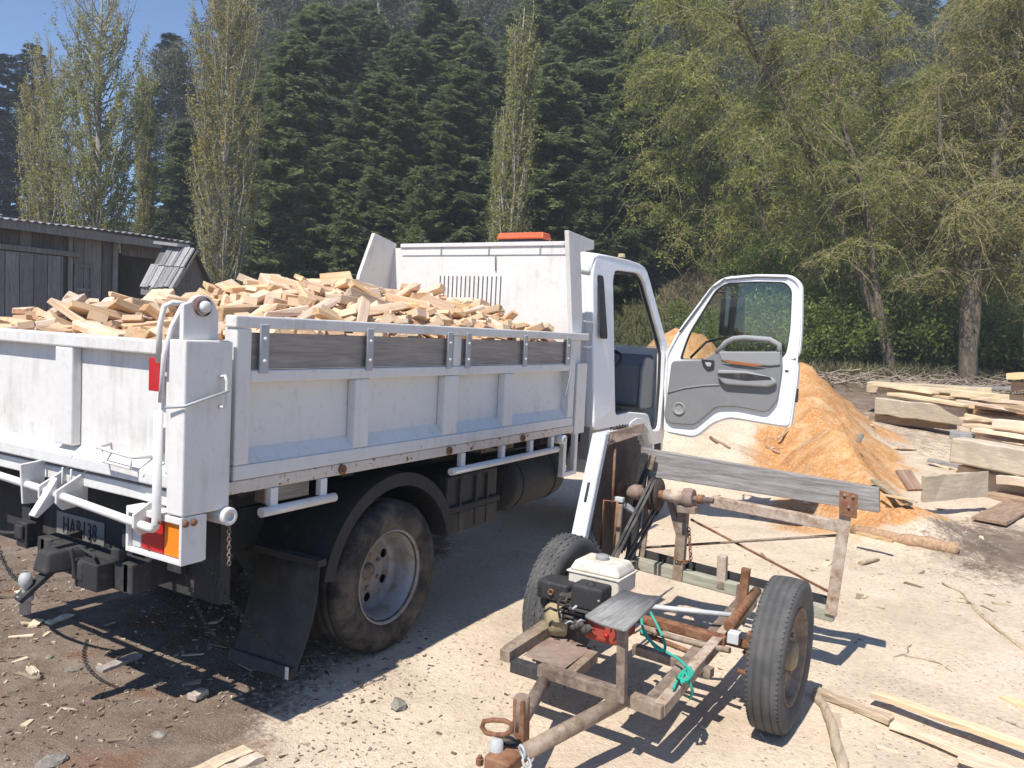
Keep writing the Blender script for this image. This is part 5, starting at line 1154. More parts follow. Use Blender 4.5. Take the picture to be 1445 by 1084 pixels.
# shaft, bearings, pulleys, blade
s0, s1 = tp(872, 692, FB-.10), tp(1000, 706, FB-.10)
MB().tube([s0, s1+(s1-s0)*.05], .016, 14).build('saw_shaft', 'old_steel', SB)
sx = (s1-s0)/np.linalg.norm(s1-s0)
def onsh(u): return tp(u, 692+(u-872)*14/128, FB-.10)
MB().lathe([(.018, -.045), (.043, -.045), (.043, .035), (.030, .035), (.028, .05), (.018, .05)], onsh(896), sx, 28).build('flat_pulley', 'guard_brown', SB)
def vpulley(c, R_, name, par): return MB().lathe([(.016, -.024), (R_, -.024), (R_, -.020), (R_-.016, -.012), (R_, -.004), (R_, .004), (R_-.016, .012), (R_, .020), (R_, .024), (.016, .024)], c, sx, 32).build(name, 'saw_steel', par)
PC = onsh(925); vpulley(PC, .088, 'drive_pulley', SB)
MB().lathe([(.026, 0), (.026, .05), (.02, .05)], PC+sx*.024, sx, 18).build('pulley_hub', 'rust', SB)
m = MB(); m.tube([onsh(938), onsh(968)], .034, 14); m.build('shaft_housing', 'rust_pale', SB)
m = MB(); bc = onsh(972); m.lathe([(.018, -.028), (.05, -.028), (.055, 0), (.05, .028), (.018, .028)], bc, sx, 20); m.beam(bc-V(0, 0, .06)-sx*.05, bc-V(0, 0, .06)+sx*.05, .07, .035, up=(0, 0, 1)); m.build('bearing_block', 'guard_brown', SB, .003)
m = MB(); m.lathe([(.018, 0), (.026, 0), (.026, .03), (.018, .03)], onsh(985), sx, 16); m.build('shaft_collar', 'rust', SB)
MB().beam(tp(880, 712, FB-.12), tp(895, 722, FB-.05), .05, .03).build('left_bearing', 'light_steel', SB, .004)
BC = onsh(874); R0 = .355; nT = 60; blade = []
for i in range(nT):
    a = 2*math.pi*i/nT; blade += [(R0*math.cos(a), R0*math.sin(a)), ((R0+.016)*math.cos(a+.028), (R0+.016)*math.sin(a+.028))]
up2 = np.cross(sx, TF); up2 = up2/np.linalg.norm(up2); fx = np.cross(up2, sx)
MB().prism(blade, lambda a, b, t: tuple(BC+fx*a+up2*b+sx*t), -.0025, .0025).build('saw_blade', 'saw_steel', SB)
MB().lathe([(.055, 0), (.055, .012), (.03, .014), (.03, .03), (0, .03)], BC+sx*.003, sx, 20).build('blade_collar', 'rust', SB)
# blade guard: pale channel arm, brown hood strip and gusset
ga, gb = tp(846, 612, .33), tp(807, 800, .02)
arm = MB(); d = (gb-ga)/np.linalg.norm(gb-ga); w_ = .075; sd = np.cross(d, -TF); sd /= np.linalg.norm(sd)
Lg = np.linalg.norm(gb-ga)
F2 = lambda a, b, t: tuple(ga+d*a+sd*b-TF*t)
arm.ringprism([(0, -w_/2), (Lg, -w_/2), (Lg, w_/2), (0, w_/2)], [(Lg*.38, -.008), (Lg*.53, -.008), (Lg*.53, .008), (Lg*.38, .008)], F2, 0, .005)
for s in (-1, 1): arm.prism([(0, s*w_/2-.0025), (Lg, s*w_/2-.0025), (Lg, s*w_/2+.0025), (0, s*w_/2+.0025)], F2, -.04, -.0005)
arm = arm.build('guard_arm', 'light_steel', SB, .002)
MB().lathe([(.009, 0), (.008, .008), (0, .008)], tp(848, 622, .325), -TF, 10).build('guard_bolt', 'rust', SB)
h0, h1 = tp(852, 612, .36), tp(906, 597, .55); h2 = tp(904, 612, .55); h3 = tp(856, 628, .36)
MB().hexa([h0, h1, h2, h3]+[p+TF*.012+TT*.012 for p in (h0, h1, h2, h3)]).build('guard_hood', 'guard_brown', SB, .002)
g0, g1, g2 = tp(846, 624, .37), tp(866, 612, .37), tp(846, 655, .37)
MB().add([g0, g1, g2, g0+TF*.008, g1+TF*.008, g2+TF*.008], [(0, 1, 2), (5, 4, 3), (0, 3, 4, 1), (1, 4, 5, 2), (2, 5, 3, 0)]).build('guard_gusset', 'guard_brown', SB)
MB().beam(ga+TF*.02-V(0, 0, .005), ga+TF*.25-V(0, 0, .005), .07, .012).build('guard_top', 'light_steel', SB, .002)
MB().tube([tp(869, 615, .42), tp(862, 748, .42)], .007, 8).build('guard_rod', 'rust', SB)
MB().tube([tp(848, 775, .30), tp(853, 706, .30), tp(871, 708, .30), tp(865, 788, .30)], .008, 8).build('belt_frame', 'rust', SB)
MB().beam(tp(864, 703, .45), tp(880, 706, .45), .03, .025).build('blade_guide', 'light_steel', SB, .003); post(868, 800, 876, 712, .42, .025, .02, 'guide_post', 'khaki_steel')
# engine
E = at_z(842, 906, .335); fE = (E-TO)@TF; tE = (E-TO)@TT
def eb(u0, v0, u1, v1, f, depth, name, mat, bev=.008, par=None, rot=0):
    """block whose near face covers the photo rectangle in the plane f"""
    a = tp(u0, v1, f); b = tp(u1, v1, f); c = tp(u1, v0, f); e = tp(u0, v0, f); z0 = (a[2]+b[2])/2; z1 = (c[2]+e[2])/2; t0 = (a-TO)@TT; t1 = (b-TO)@TT
    m = MB(); m.hexa([tw(t0, f, z0), tw(t1, f, z0), tw(t1, f+depth, z0), tw(t0, f+depth, z0), tw(t0, f, z1), tw(t1, f, z1), tw(t1, f+depth, z1), tw(t0, f+depth, z1)])
    return m.build(name, mat, par or SB, bev, 3), (t0, t1, z0, z1)
eng, _ = eb(822, 878, 872, 908, fE+.02, .20, 'engine_base', 'engine_red', .02); eng.name = 'engine'
for kf in range(6):
    eb(788, 842+7*kf, 822, 845+7*kf, fE+.03, .13, 'cooling_fin', 'engine_dark', .001, eng)
MB().tube(arc(tp(800, 846, fE+.02), tp(782, 838, fE-.03), tp(790, 872, fE-.02), 8), .005, 7).build('plug_lead', 'black_plastic', eng)
MB().tube(arc(tp(846, 850, fE-.02), tp(868, 860, fE-.06), tp(862, 892, fE-.01), 8), .004, 7).build('fuel_hose', 'black_plastic', eng)
MB().tube([tp(786, 862, fE-.01), tp(776, 858, fE-.03), tp(768, 863, fE-.02)], .006, 7).build('starter_grip', 'black_plastic', eng)
blk, _ = eb(806, 848, 858, 885, fE+.05, .20, 'engine_block', 'engine_dark', .015, eng)
tk, (t0, t1, z0, z1) = eb(800, 812, 872, 838, fE+.14, .20, 'fuel_tank', 'tank_white', .012, eng)
sh_ = .022
MB().hexa([tw(t0-.006, fE+.134, z1-.004), tw(t1+.006, fE+.134, z1-.004), tw(t1+.006, fE+.346, z1-.004), tw(t0-.006, fE+.346, z1-.004), tw(t0-.006, fE+.134, z1+.004), tw(t1+.006, fE+.134, z1+.004), tw(t1+.006, fE+.346, z1+.004), tw(t0-.006, fE+.346, z1+.004)]).build('tank_seam', 'tank_white', eng, .002)
MB().hexa([tw(t0, fE+.14, z1+.0045), tw(t1, fE+.14, z1+.0045), tw(t1, fE+.34, z1+.0045), tw(t0, fE+.34, z1+.0045), tw(t0+sh_, fE+.16, z1+.052), tw(t1-sh_, fE+.16, z1+.052), tw(t1-sh_, fE+.32, z1+.052), tw(t0+sh_, fE+.32, z1+.052)]).build('tank_top', 'tank_white', eng, .014, 3)
MB().lathe([(.03, 0), (.031, .004), (.031, .016), (.026, .02), (0, .02)], tw((t0+t1)/2-.005, fE+.24, z1+.052), (0, 0, 1), 24).build('fuel_cap', 'grey_trim_light', eng)
mf, (a0, a1, c0, c1) = eb(756, 822, 800, 848, fE+.06, .14, 'muffler', 'black_plastic', .012, eng)
for i in range(3): MB().hexa([tw(a0+.008+.0*i, fE+.058, c0+.014+.014*i), tw(a0+.028, fE+.058, c0+.014+.014*i), tw(a0+.028, fE+.0595, c0+.014+.014*i), tw(a0+.008, fE+.0595, c0+.014+.014*i), tw(a0+.008, fE+.058, c0+.019+.014*i), tw(a0+.028, fE+.058, c0+.019+.014*i), tw(a0+.028, fE+.0595, c0+.019+.014*i), tw(a0+.008, fE+.0595, c0+.019+.014*i)]).build('muffler_slot', 'mirror_black', eng)
MB().lathe([(.014, 0), (.014, .012), (.010, .012), (.010, .002), (0, .002)], tw((a0+a1)/2, fE+.06, (c0+c1)/2), -TF, 16).build('exhaust_pipe', 'rust', eng)
ac, (a0, a1, c0, c1) = eb(803, 828, 848, 862, fE-.02, .11, 'air_cleaner', 'black_plastic', .014, eng)
MB().lathe([(.022, 0), (.018, .008), (.006, .010), (.005, .016), (0, .016)], tw((a0+a1)/2, fE+.03, c1), (0, 0, 1), 18).build('cleaner_knob', 'black_plastic', eng)
MB().hexa([tw(a0-.004, fE-.024, c0-.012), tw(a1+.004, fE-.024, c0-.012), tw(a1+.004, fE+.094, c0-.012), tw(a0-.004, fE+.094, c0-.012), tw(a0-.004, fE-.024, c0), tw(a1+.004, fE-.024, c0), tw(a1+.004, fE+.094, c0), tw(a0-.004, fE+.094, c0)]).build('cleaner_base', 'engine_dark', eng, .003)
MB().lathe([(.0, .05), (.05, .05), (.075, .03), (.082, 0), (.082, -.04)], tp(785, 872, fE+.10), -TF*.6-TT*.8, 24).build('recoil_cover', 'straw', eng)
m = MB(); rs_ = random.Random(3)
for i in range(16):
    a = tp(rs_.uniform(775, 850), rs_.uniform(850, 890), fE+.0); b = a+V(rs_.uniform(-.03, .03), rs_.uniform(-.04, .04), rs_.uniform(-.03, .03)); MB().tube([a, (a+b)/2+V(0, 0, .012), b], rs_.uniform(.003, .007), 6).build('linkage_rod', 'engine_dark' if i % 3 else 'galvanised', eng)
m = MB(); cc = tp(818, 884, fE-.005)
for k in range(5): m.lathe([(.012+.002*k, 0), (.012, .012), (0, .012)], cc+TT*(.018*k-.03)+V(0, 0, .010*((k*7) % 3-1)), -TF, 10)
m.build('carburettor', 'engine_dark', eng)
MB().lathe([(.008, 0), (.008, .02), (0, .02)], tp(857, 896, fE+.018), -TF, 10).build('drain_plug', 'red_lens', eng)
# belts from the engine to the saw shaft
EP = tp(846, 812, .02); EP = EP+V(0, 0, -.03); EP = PC+(EP-PC)-sx*((EP-PC)@sx)          # same belt plane
vpulley(EP, .05, 'engine_pulley', eng)
def belt(offs):
    dv = EP-PC; D_ = np.linalg.norm(dv); e1 = dv/D_; e2 = np.cross(sx, e1); r1, r2 = .086, .049; al = math.acos((r1-r2)/D_); pts = []
    for a in np.linspace(al, 2*math.pi-al, 22): pts.append(PC+r1*(math.cos(a)*e1+math.sin(a)*e2)+sx*offs)
    for a in np.linspace(-al, al, 14): pts.append(EP+r2*(math.cos(a)*e1+math.sin(a)*e2)+sx*offs)
    m = MB(); n = len(pts); c0 = (PC+EP)/2
    ring = []
    for i, p in enumerate(pts):
        tg = pts[(i+1) % n]-pts[i-1]; tg /= np.linalg.norm(tg); nn = np.cross(tg, sx); ring.append([p+sx*.0075+nn*.005, p-sx*.0075+nn*.005, p-sx*.005-nn*.005, p+sx*.005-nn*.005])
    vs = [tuple(q) for r in ring for q in r]; fs = [(i*4+k, i*4+(k+1) % 4, ((i+1) % n)*4+(k+1) % 4, ((i+1) % n)*4+k) for i in range(n) for k in range(4)]
    m.add(vs, fs); m.build('drive_belt', 'belt_rubber', SB)
belt(-.012); belt(.012)
# curved step plate on its post, front platform
pb = at_z(877, 992, .27); st = post(877, 990, 879, 880, (pb-TO)@TF, .035, .035, 'seat_post', 'old_steel')
fS = (pb-TO)@TF; zS = tp(879, 880, fS)[2]
c = [at_z(826, 868, zS+.012), at_z(880, 831, zS+.012), at_z(934, 841, zS+.012), at_z(884, 888, zS+.012)]
m = MB(); n = 9; vs = []
for i in range(n):
    s = i/(n-1); dz = V(0, 0, -.008*math.sin(s*math.pi))
    for p, q in ((c[0], c[3]), (c[1], c[2])): vs.append(p*(1-s)+q*s+dz)
vs += [v-V(0, 0, .012) for v in vs]; k = 2*n; fs = []
for i in range(n-1):
    a = 2*i; fs += [(a, a+2, a+3, a+1), (k+a, k+a+1, k+a+3, k+a+2), (a, k+a, k+a+2, a+2), (a+1, a+3, k+a+3, k+a+1)]
fs += [(0, 1, k+1, k), (k-2, 2*k-2, 2*k-1, k-1)]
m.add(vs, fs, True); m.build('step_plate', 'grey_board', SB)
MB().beam(at_z(712, 926, .285), at_z(778, 884, .305), .05, .05).build('platform_tube', 'khaki_steel', SB, .003)
MB().hexa([at_z(u, v, z) for z in (.262, .275) for u, v in ((738, 925), (795, 945), (836, 915), (780, 893))]).build('platform_plate', 'guard_brown', SB, .003)
MB().beam(at_z(724, 938, .25), at_z(800, 962, .25), .05, .05).build('platform_front', 'chassis_black', SB, .003); MB().beam(at_z(796, 962, .255), at_z(838, 925, .262), .04, .045).build('platform_side', 'khaki_steel', SB, .003)
# A-frame drawbar and coupling
HC = at_z(722, 1062, .20)
ra = MB().tube([at_z(886, 984, .235), HC+TT*.03], .030, 14).build('drawbar', 'khaki_steel', SB); MB().tube([at_z(772, 955, .23), HC-TT*.02+V(0, 0, .02)], .028, 14).build('drawbar', 'old_steel', SB)
jf = (at_z(735, 1045, .22)-TO)@TF
post(735, 1048, 736, 984, jf, .045, .045, 'jockey_socket', 'rust'); MB().tube([tp(734, 1030, jf), tp(737, 982, jf)], .024, 16).build('jockey_pipe', 'old_steel', SB)
cf = jf-.10
q = lambda u, v, o=0: tp(u, v, cf+o)
ring = [q(*p) for p in ((686, 1034), (680, 1026), (683, 1018), (695, 1016), (712, 1017), (722, 1022), (722, 1032), (712, 1037), (698, 1037))]; ring.append(ring[0])
MB().tube(ring, .0085, 10, False).build('coupling_handle', 'rust', SB)
MB().tube([q(702, 1040), q(700, 1062), q(697, 1092)], [.020, .026, .030], 14).build('coupling_body', 'galvanised', SB)
MB().hexa([q(695, 1048, .03), q(735, 1043, .05), q(735, 1085, .05), q(690, 1085, .03), q(695, 1048, .07), q(735, 1043, .09), q(735, 1085, .09), q(690, 1085, .07)]).build('coupling_plate', 'chassis_black', SB, .004)
for u, v in ((677, 1075), (708, 1082)): MB().lathe([(.014, -.01), (.014, .012), (.008, .014), (.008, .022), (0, .022)], q(u, v), (0, 0, 1), 8, False).build('coupling_bolt', 'rust', SB)
MB().beam(HC+V(-.10, -.0, -.01), HC+TF*.08, .10, .05).build('coupling_base', 'rust', SB, .006)
chain_mesh(sag(q(735, 1052), q(748, 1084), .01), .040, .006).build('safety_chain', 'galvanised', SB)
chain_mesh(sag(tp(972, 745, FB-.04), tp(975, 790, FB-.03), .0)+sag(tp(975, 790, FB-.03), tp(952, 786, FB-.06), .02), .026).build('post_chain', 'rust', SB)
# ropes
def rope(px, name, r=.006):
    pts = [at_z(u, v, z) for u, v, z in px]; P = [pts[0]]
    for a, b in zip(pts[:-1], pts[1:]): P += [a*(1-t)+b*t for t in (.33, .66, 1)]
    P = [P[0]]+[(P[i-1]+P[i]*2+P[i+1])/4 for i in range(1, len(P)-1)]+[P[-1]]
    MB().tube(P, r, 7).build(name, 'green_rope', SB)
rope(((905, 868, .42), (906, 885, .40), (915, 900, .37), (925, 915, .35), (940, 920, .34), (936, 900, .36), (926, 880, .39), (918, 864, .42)), 'green_rope')
rope(((904, 890, .36), (918, 905, .34), (935, 918, .33)), 'green_rope'); rope(((940, 920, .34), (958, 930, .33), (972, 945, .33), (972, 958, .335)), 'green_rope')
rope(((950, 972, .31), (960, 950, .33), (975, 940, .335), (976, 958, .335), (960, 965, .335), (966, 945, .345), (972, 962, .33), (978, 975, .29), (974, 986, .24)), 'green_rope')
rope(((955, 955, .335), (968, 962, .345), (980, 950, .335), (968, 940, .34)), 'green_rope')
rs_ = random.Random(8); m = MB(); cR = at_z(1056, 915, .30); pts = [cR+V(rs_.uniform(-.05, .05), rs_.uniform(-.05, .05), rs_.uniform(-.05, .06)) for _ in range(14)]
m.tube([(pts[i]+pts[i+1])/2 for i in range(13)], .009, 7); m.build('rope_bundle', 'old_steel', SB)
# ------------------------------------------------------------------ firewood on the deck
def heap_h(x, y):
    x = np.asarray(x, float); y = np.asarray(y, float)
    h = 1.475+.30*np.exp(-((x-1.55)/.8)**2-((y-1.05)/.8)**2)+.20*np.exp(-((x-2.6)/.5)**2-((y-.95)/.9)**2)+.09*np.exp(-((x-.2)/.5)**2-((y-1.5)/.6)**2)
    h = h+.10*sstep(0, 1.2, x)*sstep(3.1, 2.2, x)
    h = h+.06*sstep(1.2, 1.6, y)*sstep(1.2, .2, x); edge = np.minimum(np.minimum(y-.05, 3.5-y), np.minimum(x+.14, 3.15-x)); return h-.12*sstep(.35, 0, edge)+.05*vnoise(x*3.1, y*3.1)
hx = np.linspace(-.13, 3.03, 60); hy = np.linspace(.085, WD-.085, 40); HX, HY = np.meshgrid(hx, hy, indexing='ij'); HH = heap_h(HX, HY)-.09+.05*vnoise(HX*9, HY*9)
ii = np.arange(HX.size).reshape(HX.shape); hf = np.stack([ii[:-1, :-1], ii[1:, :-1], ii[1:, 1:], ii[:-1, 1:]], -1).reshape(-1, 4)
tag(link('firewood_bulk', np_mesh('firewood_bulk', np.stack([HX, HY, HH], -1).reshape(-1, 3), hf), 'firewood_rough'), 'packed firewood deep in the truck load under the loose pieces', 'firewood', None, 'stuff')
rsw = random.Random(21)
def bulk_pieces():
    rs = np.random.RandomState(77); n = 1500; x = rs.uniform(-.08, 2.96, n); y = rs.uniform(.12, 1.80, n); z = heap_h(x, y)-.075+.05*rs.rand(n)
    ex = .13; x = np.clip(x, -.12+ex, 3.0-ex); y = np.clip(y, .10+ex, 1.83-ex)
    L = rs.uniform(.10, .17, n); w = rs.uniform(.02, .05, n); t = rs.uniform(.011, .022, n); A = rs.uniform(0, 3.14, n); tx = rs.normal(size=n)*.25; ty = rs.normal(size=n)*.25
    dx = np.stack([np.cos(A)*np.cos(ty), np.sin(A)*np.cos(ty), -np.sin(ty)], 1); dy = np.stack([-np.sin(A)*np.cos(tx), np.cos(A)*np.cos(tx), np.sin(tx)], 1); dz = np.cross(dx, dy)
    vs = [np.stack([x, y, z], 1)+dx*(a*L)[:, None]+dy*(b*w)[:, None]+dz*(c*t)[:, None] for c in (-1, 1) for a, b in ((-1, -1), (1, -1), (1, 1), (-1, 1))]
    v = np.stack(vs, 1).reshape(-1, 3); f = np.array([(0, 3, 2, 1), (4, 5, 6, 7), (0, 1, 5, 4), (1, 2, 6, 5), (2, 3, 7, 6), (3, 0, 4, 7)]); f = (f[None]+8*np.arange(n)[:, None, None]).reshape(-1, 4)
    t_ = NT('firewood_mixed'); r = t_.n('ShaderNodeNewGeometry').outputs['Random Per Island']; g_ = t_.noise(t_.coord('World'), 60, 4, .6)
    t_.principled(t_.ramp(t_.math('ADD', t_.math('MULTIPLY', r, .75), t_.math('MULTIPLY', g_, .25)), [(.05, (.36, .25, .17)), (.35, (.60, .42, .27)), (.65, (.70, .52, .35)), (.95, (.80, .66, .49))]), .8, 0, t_.bump(g_, .3, .004), .2)
    tag(link('firewood_offcuts', np_mesh('firewood_offcuts', v, f), 'firewood_mixed'), 'mass of small firewood offcuts filling the gaps of the load', 'firewood', None, 'stuff')
bulk_pieces()
def block_mesh(kind, rs):
    L = rs.uniform(.22, .36)/2; 
    if kind == 'slab': w, t = rs.uniform(.035, .06), rs.uniform(.012, .024)
    elif kind == 'chunk': w, t, L = rs.uniform(.035, .06), rs.uniform(.025, .042), L*.75
    else: w, t = rs.uniform(.02, .035), rs.uniform(.012, .024)
    def jig(s): return rs.uniform(-s, s)
    v = []
    for sx_ in (-1, 1):
        k = .5 if kind == 'wedge' and sx_ > 0 else 1
        for sy_, sz_ in ((-1, -1), (1, -1), (1, 1), (-1, 1)): v.append((sx_*L+jig(.015), sy_*w*(k if rs.random() < .5 else 1)+jig(.008), sz_*t+jig(.006)))
    me = bpy.data.meshes.new('firewood_piece'); me.from_pydata(v, [], [(3, 2, 1, 0), (4, 5, 6, 7), (0, 1, 5, 4), (1, 2, 6, 5), (2, 3, 7, 6), (3, 0, 4, 7)])
    bm = bmesh.new(); bm.from_mesh(me); bmesh.ops.recalc_face_normals(bm, faces=bm.faces); bmesh.ops.bevel(bm, geom=bm.edges[:], offset=.003, segments=1, affect='EDGES'); bm.to_mesh(me); bm.free(); me.materials.append(M['firewood']); return me
pool = [block_mesh(k, rsw) for k in ('slab', 'slab', 'chunk', 'stick', 'wedge', 'slab', 'stick', 'chunk', 'slab', 'wedge', 'stick', 'slab') for _ in range(2)]
for i in (2, 9, 14, 20): pool[i].materials[0] = M['firewood_rough']
def log_piece(x, y, z, yaw, tx, ty, me, label, group, name='firewood_piece', mat=None):
    o = bpy.data.objects.new(name, me); COL.objects.link(o); o.location = (x, y, z); o.rotation_euler = (tx, ty, yaw); return tag(o, label, 'firewood', group)
N = 0; placed = []
LABF = {0: 'in the tailgate end of the load', 1: 'in the heaped middle of the load', 2: 'in the load close to the white headboard'}
KIND = {}
for me_, k_ in zip(pool, [k for k in ('flat firewood slab', 'flat firewood slab', 'thick firewood chunk', 'thin firewood stick', 'wedge-shaped firewood piece', 'flat firewood slab', 'thin firewood stick', 'thick firewood chunk', 'flat firewood slab', 'wedge-shaped firewood piece', 'thin firewood stick', 'flat firewood slab') for _ in range(2)]): KIND[me_.name] = k_
tries = 0
while N < 290 and tries < 20000:
    tries += 1
    x = rsw.uniform(-.10, 2.98); y = rsw.uniform(.10, 1.80)
    if rsw.random() < .25*(y-.1)/1.6: continue
    lay = rsw.random()
    if min((math.hypot(x-a, y-b) for a, b, c in placed if abs(c-lay) < .34), default=9) < .088: continue
    e = .05; z = float(heap_h(x, y)); gx = (float(heap_h(x+e, y))-z)/e; gy = (float(heap_h(x, y+e))-z)/e
    rear = x < 1.75
    yaw = rsw.gauss(.25 if rear else 1.2, .75)
    if rsw.random() < .25: yaw = rsw.uniform(0, math.pi)
    lim = .15 if y < .25 or y > 1.6 else .42
    me = pool[rsw.randrange(len(pool))]
    tx = max(-.5, min(.5, gy*.7))+rsw.gauss(0, lim*.55); ty = max(-.5, min(.5, -gx*.7))+rsw.gauss(0, lim*.6)
    zz = z-.045+.075*lay
    # keep the ends inside the gates
    ex = abs(math.cos(yaw))*.19; ey = abs(math.sin(yaw))*.19
    if zz < 1.62: x = min(max(x, -.13+ex), 2.99-ex); y = min(max(y, .10+ey), 1.80-ey)
    k = 0 if x < .75 else (1 if x < 2.1 else 2)
    log_piece(x, y, zz, yaw, tx, ty, me, KIND[me.name]+' '+LABF[k], ('pieces at the tailgate end', 'pieces in the heaped middle', 'pieces by the headboard')[k]+', '+KIND[me.name]); placed.append((x, y, lay)); N += 1

# ------------------------------------------------------------------ sawn timber stack on the right
def slab(a, b, w, h, name, mat, label, group=None, cat='timber', rough=.0, up=(0, 0, 1), taper=1.0, seed=0):
    """long sawn piece from a to b with slightly uneven edges"""
    rs = random.Random(seed+int(a[0]*50)); a = np.array(a, float); b = np.array(b, float); d = b-a; L = np.linalg.norm(d); d /= L; sx_ = np.cross(d, V(*up)); sx_ /= np.linalg.norm(sx_); sy_ = np.cross(sx_, d)
    n = 7; m = MB(); vs = []; c = (a+b)/2
    for i in range(n):
        t = i/(n-1); k = 1+(taper-1)*t
        for x, y in ((-1, -1), (1, -1), (1, 1), (-1, 1)): vs.append(a+d*L*t+sx_*(x*w/2*k+rs.uniform(-1, 1)*rough)+sy_*(y*h/2*k+rs.uniform(-1, 1)*rough))
    fs = [(i*4+j, i*4+(j+1) % 4, (i+1)*4+(j+1) % 4, (i+1)*4+j) for i in range(n-1) for j in range(4)]+[(3, 2, 1, 0), tuple(range(4*n-4, 4*n))]
    # local frame so that the grain runs along the piece
    R_ = Matrix(((d[0], sx_[0], sy_[0]), (d[1], sx_[1], sy_[1]), (d[2], sx_[2], sy_[2]))); Ri = R_.transposed()
    me = bpy.data.meshes.new(name); me.from_pydata([tuple(Ri @ Vector(v-c)) for v in vs], [], fs); bm = bmesh.new(); bm.from_mesh(me); bmesh.ops.recalc_face_normals(bm, faces=bm.faces); bm.to_mesh(me); bm.free(); me.materials.append(M[mat])
    o = bpy.data.objects.new(name, me); COL.objects.link(o); o.matrix_world = Matrix.Translation(Vector(c)) @ R_.to_4x4()
    bv = o.modifiers.new('bevel', 'BEVEL'); bv.width = min(w, h)*.06; bv.segments = 1
    return tag(o, label, cat, group)
def px_slab(u0, v0, d0, u1, v1, d1, w, h, *args, **kw): return slab(at_d(u0, v0, d0), at_d(u1, v1, d1), w, h, *args, **kw)
GT = 'sawn timber in the stack'
# near tier (about 9.5 m off)
px_slab(1350, 634, 9.6, 1520, 664, 8.6, .34, .30, 'timber_beam', 'beam_timber', 'thick squared beam nearest in the stack, grey end showing', GT, rough=.008)
px_slab(1358, 668, 9.7, 1520, 712, 8.7, .30, .24, 'timber_beam', 'beam_timber', 'reddish shaded beam at the bottom front of the stack', GT, rough=.008)
px_slab(1342, 613, 9.75, 1374, 618, 9.6, .20, .10, 'timber_block', 'grey_board', 'short grey block on the left end of the near beam', GT, rough=.004)
px_slab(1378, 606, 9.6, 1520, 627, 8.8, .30, .035, 'timber_plank', 'sawn_timber', 'pale plank lying on the near beam', GT, rough=.006)
px_slab(1405, 596, 9.5, 1530, 612, 8.8, .22, .09, 'timber_slab', 'sawn_timber', 'pale slab topmost on the near beam', GT, rough=.008)
px_slab(1412, 676, 9.1, 1520, 690, 8.4, .18, .10, 'timber_slab', 'sawn_timber', 'orange-pale slab poking out between the two near beams', GT, rough=.01)
px_slab(1400, 700, 9.2, 1520, 722, 8.3, .35, .12, 'bark_slab', 'bark_slab', 'dark bark slab under the near beams', GT, rough=.02)
# far tier (about 14 m off)
px_slab(1243, 573, 15.0, 1372, 588, 13.4, .36, .30, 'timber_beam', 'beam_timber', 'long weathered beam at the left of the far tier', GT, rough=.015)
px_slab(1262, 556, 14.9, 1370, 573, 13.3, .34, .05, 'timber_plank', 'sawn_timber', 'bright pale plank on top of the left far beam', GT, rough=.006)
px_slab(1370, 594, 13.0, 1520, 612, 11.6, .40, .22, 'timber_slab', 'sawn_timber', 'curved pale slab in the middle right of the stack', GT, rough=.02)
px_slab(1372, 573, 13.4, 1530, 590, 12.0, .30, .07, 'timber_plank', 'sawn_timber', 'white-edged plank right of the far beam', GT, rough=.006)
px_slab(1380, 584, 13.3, 1530, 602, 12.0, .34, .14, 'timber_beam', 'bark_slab', 'red-brown beam under the white-edged plank', GT, rough=.01)
px_slab(1226, 546, 16.6, 1400, 556, 15.4, .5, .22, 'timber_slab', 'beam_timber', 'tan slab in the back row of the stack', GT, rough=.02)
px_slab(1345, 555, 15.0, 1445, 563, 14.2, .36, .12, 'timber_slab', 'sawn_timber', 'pale wide slab in the back row right of the tan one', GT, rough=.015)
px_slab(1300, 545, 17.0, 1430, 548, 16.4, .12, .06, 'timber_plank', 'grey_board', 'thin grey plank along the back of the stack', GT, rough=.006)
px_slab(1420, 531, 13.0, 1500, 528, 12.6, .55, .10, 'timber_slab', 'sawn_timber', 'pale slab highest on the stack at the right edge', GT, rough=.008)
px_slab(1428, 545, 13.0, 1500, 546, 12.6, .40, .16, 'timber_block', 'bark_slab', 'brown block under the highest slab', GT, rough=.01)
px_slab(1425, 565, 13.2, 1500, 566, 12.8, .40, .22, 'timber_block', 'beam_timber', 'pale block carrying the brown block at the right edge', GT, rough=.01)
px_slab(1232, 590, 15.2, 1345, 600, 13.9, .25, .16, 'timber_bearer', 'bark_slab', 'dark bearer beneath the left far beam', GT, rough=.01)
px_slab(1383, 610, 12.6, 1520, 632, 11.3, .4, .22, 'timber_bearer', 'bark_slab', 'dark bearer beneath the curved pale slab', GT, rough=.01)
for u0, u1, dd, lab in ((1385, 1500, 9.2, 'brown packing timber low between the two tiers'),):
    pass
rst = random.Random(31)
EX = ['pale', 'yellowish', 'tan', 'light', 'weathered', 'reddish']
extra = [[], [], []]
for i in range(27):                                     # more long slabs thrown on the three tiers
    tier = i % 3
    u0, v0, d0 = ((1235+rst.uniform(0, 110), 540+rst.uniform(0, 28), 16.2), (1350+rst.uniform(0, 60), 556+rst.uniform(0, 40), 13.0), (1370+rst.uniform(0, 50), 600+rst.uniform(0, 26), 10.6))[tier]
    extra[tier].append((u0, v0, d0, rst.uniform(70, 130), rst.uniform(-6, 6), rst.uniform(.03, .08), rst.uniform(.12, .28)))
ORD = ['first', 'second', 'third', 'fourth', 'fifth', 'sixth', 'seventh', 'eighth', 'ninth']
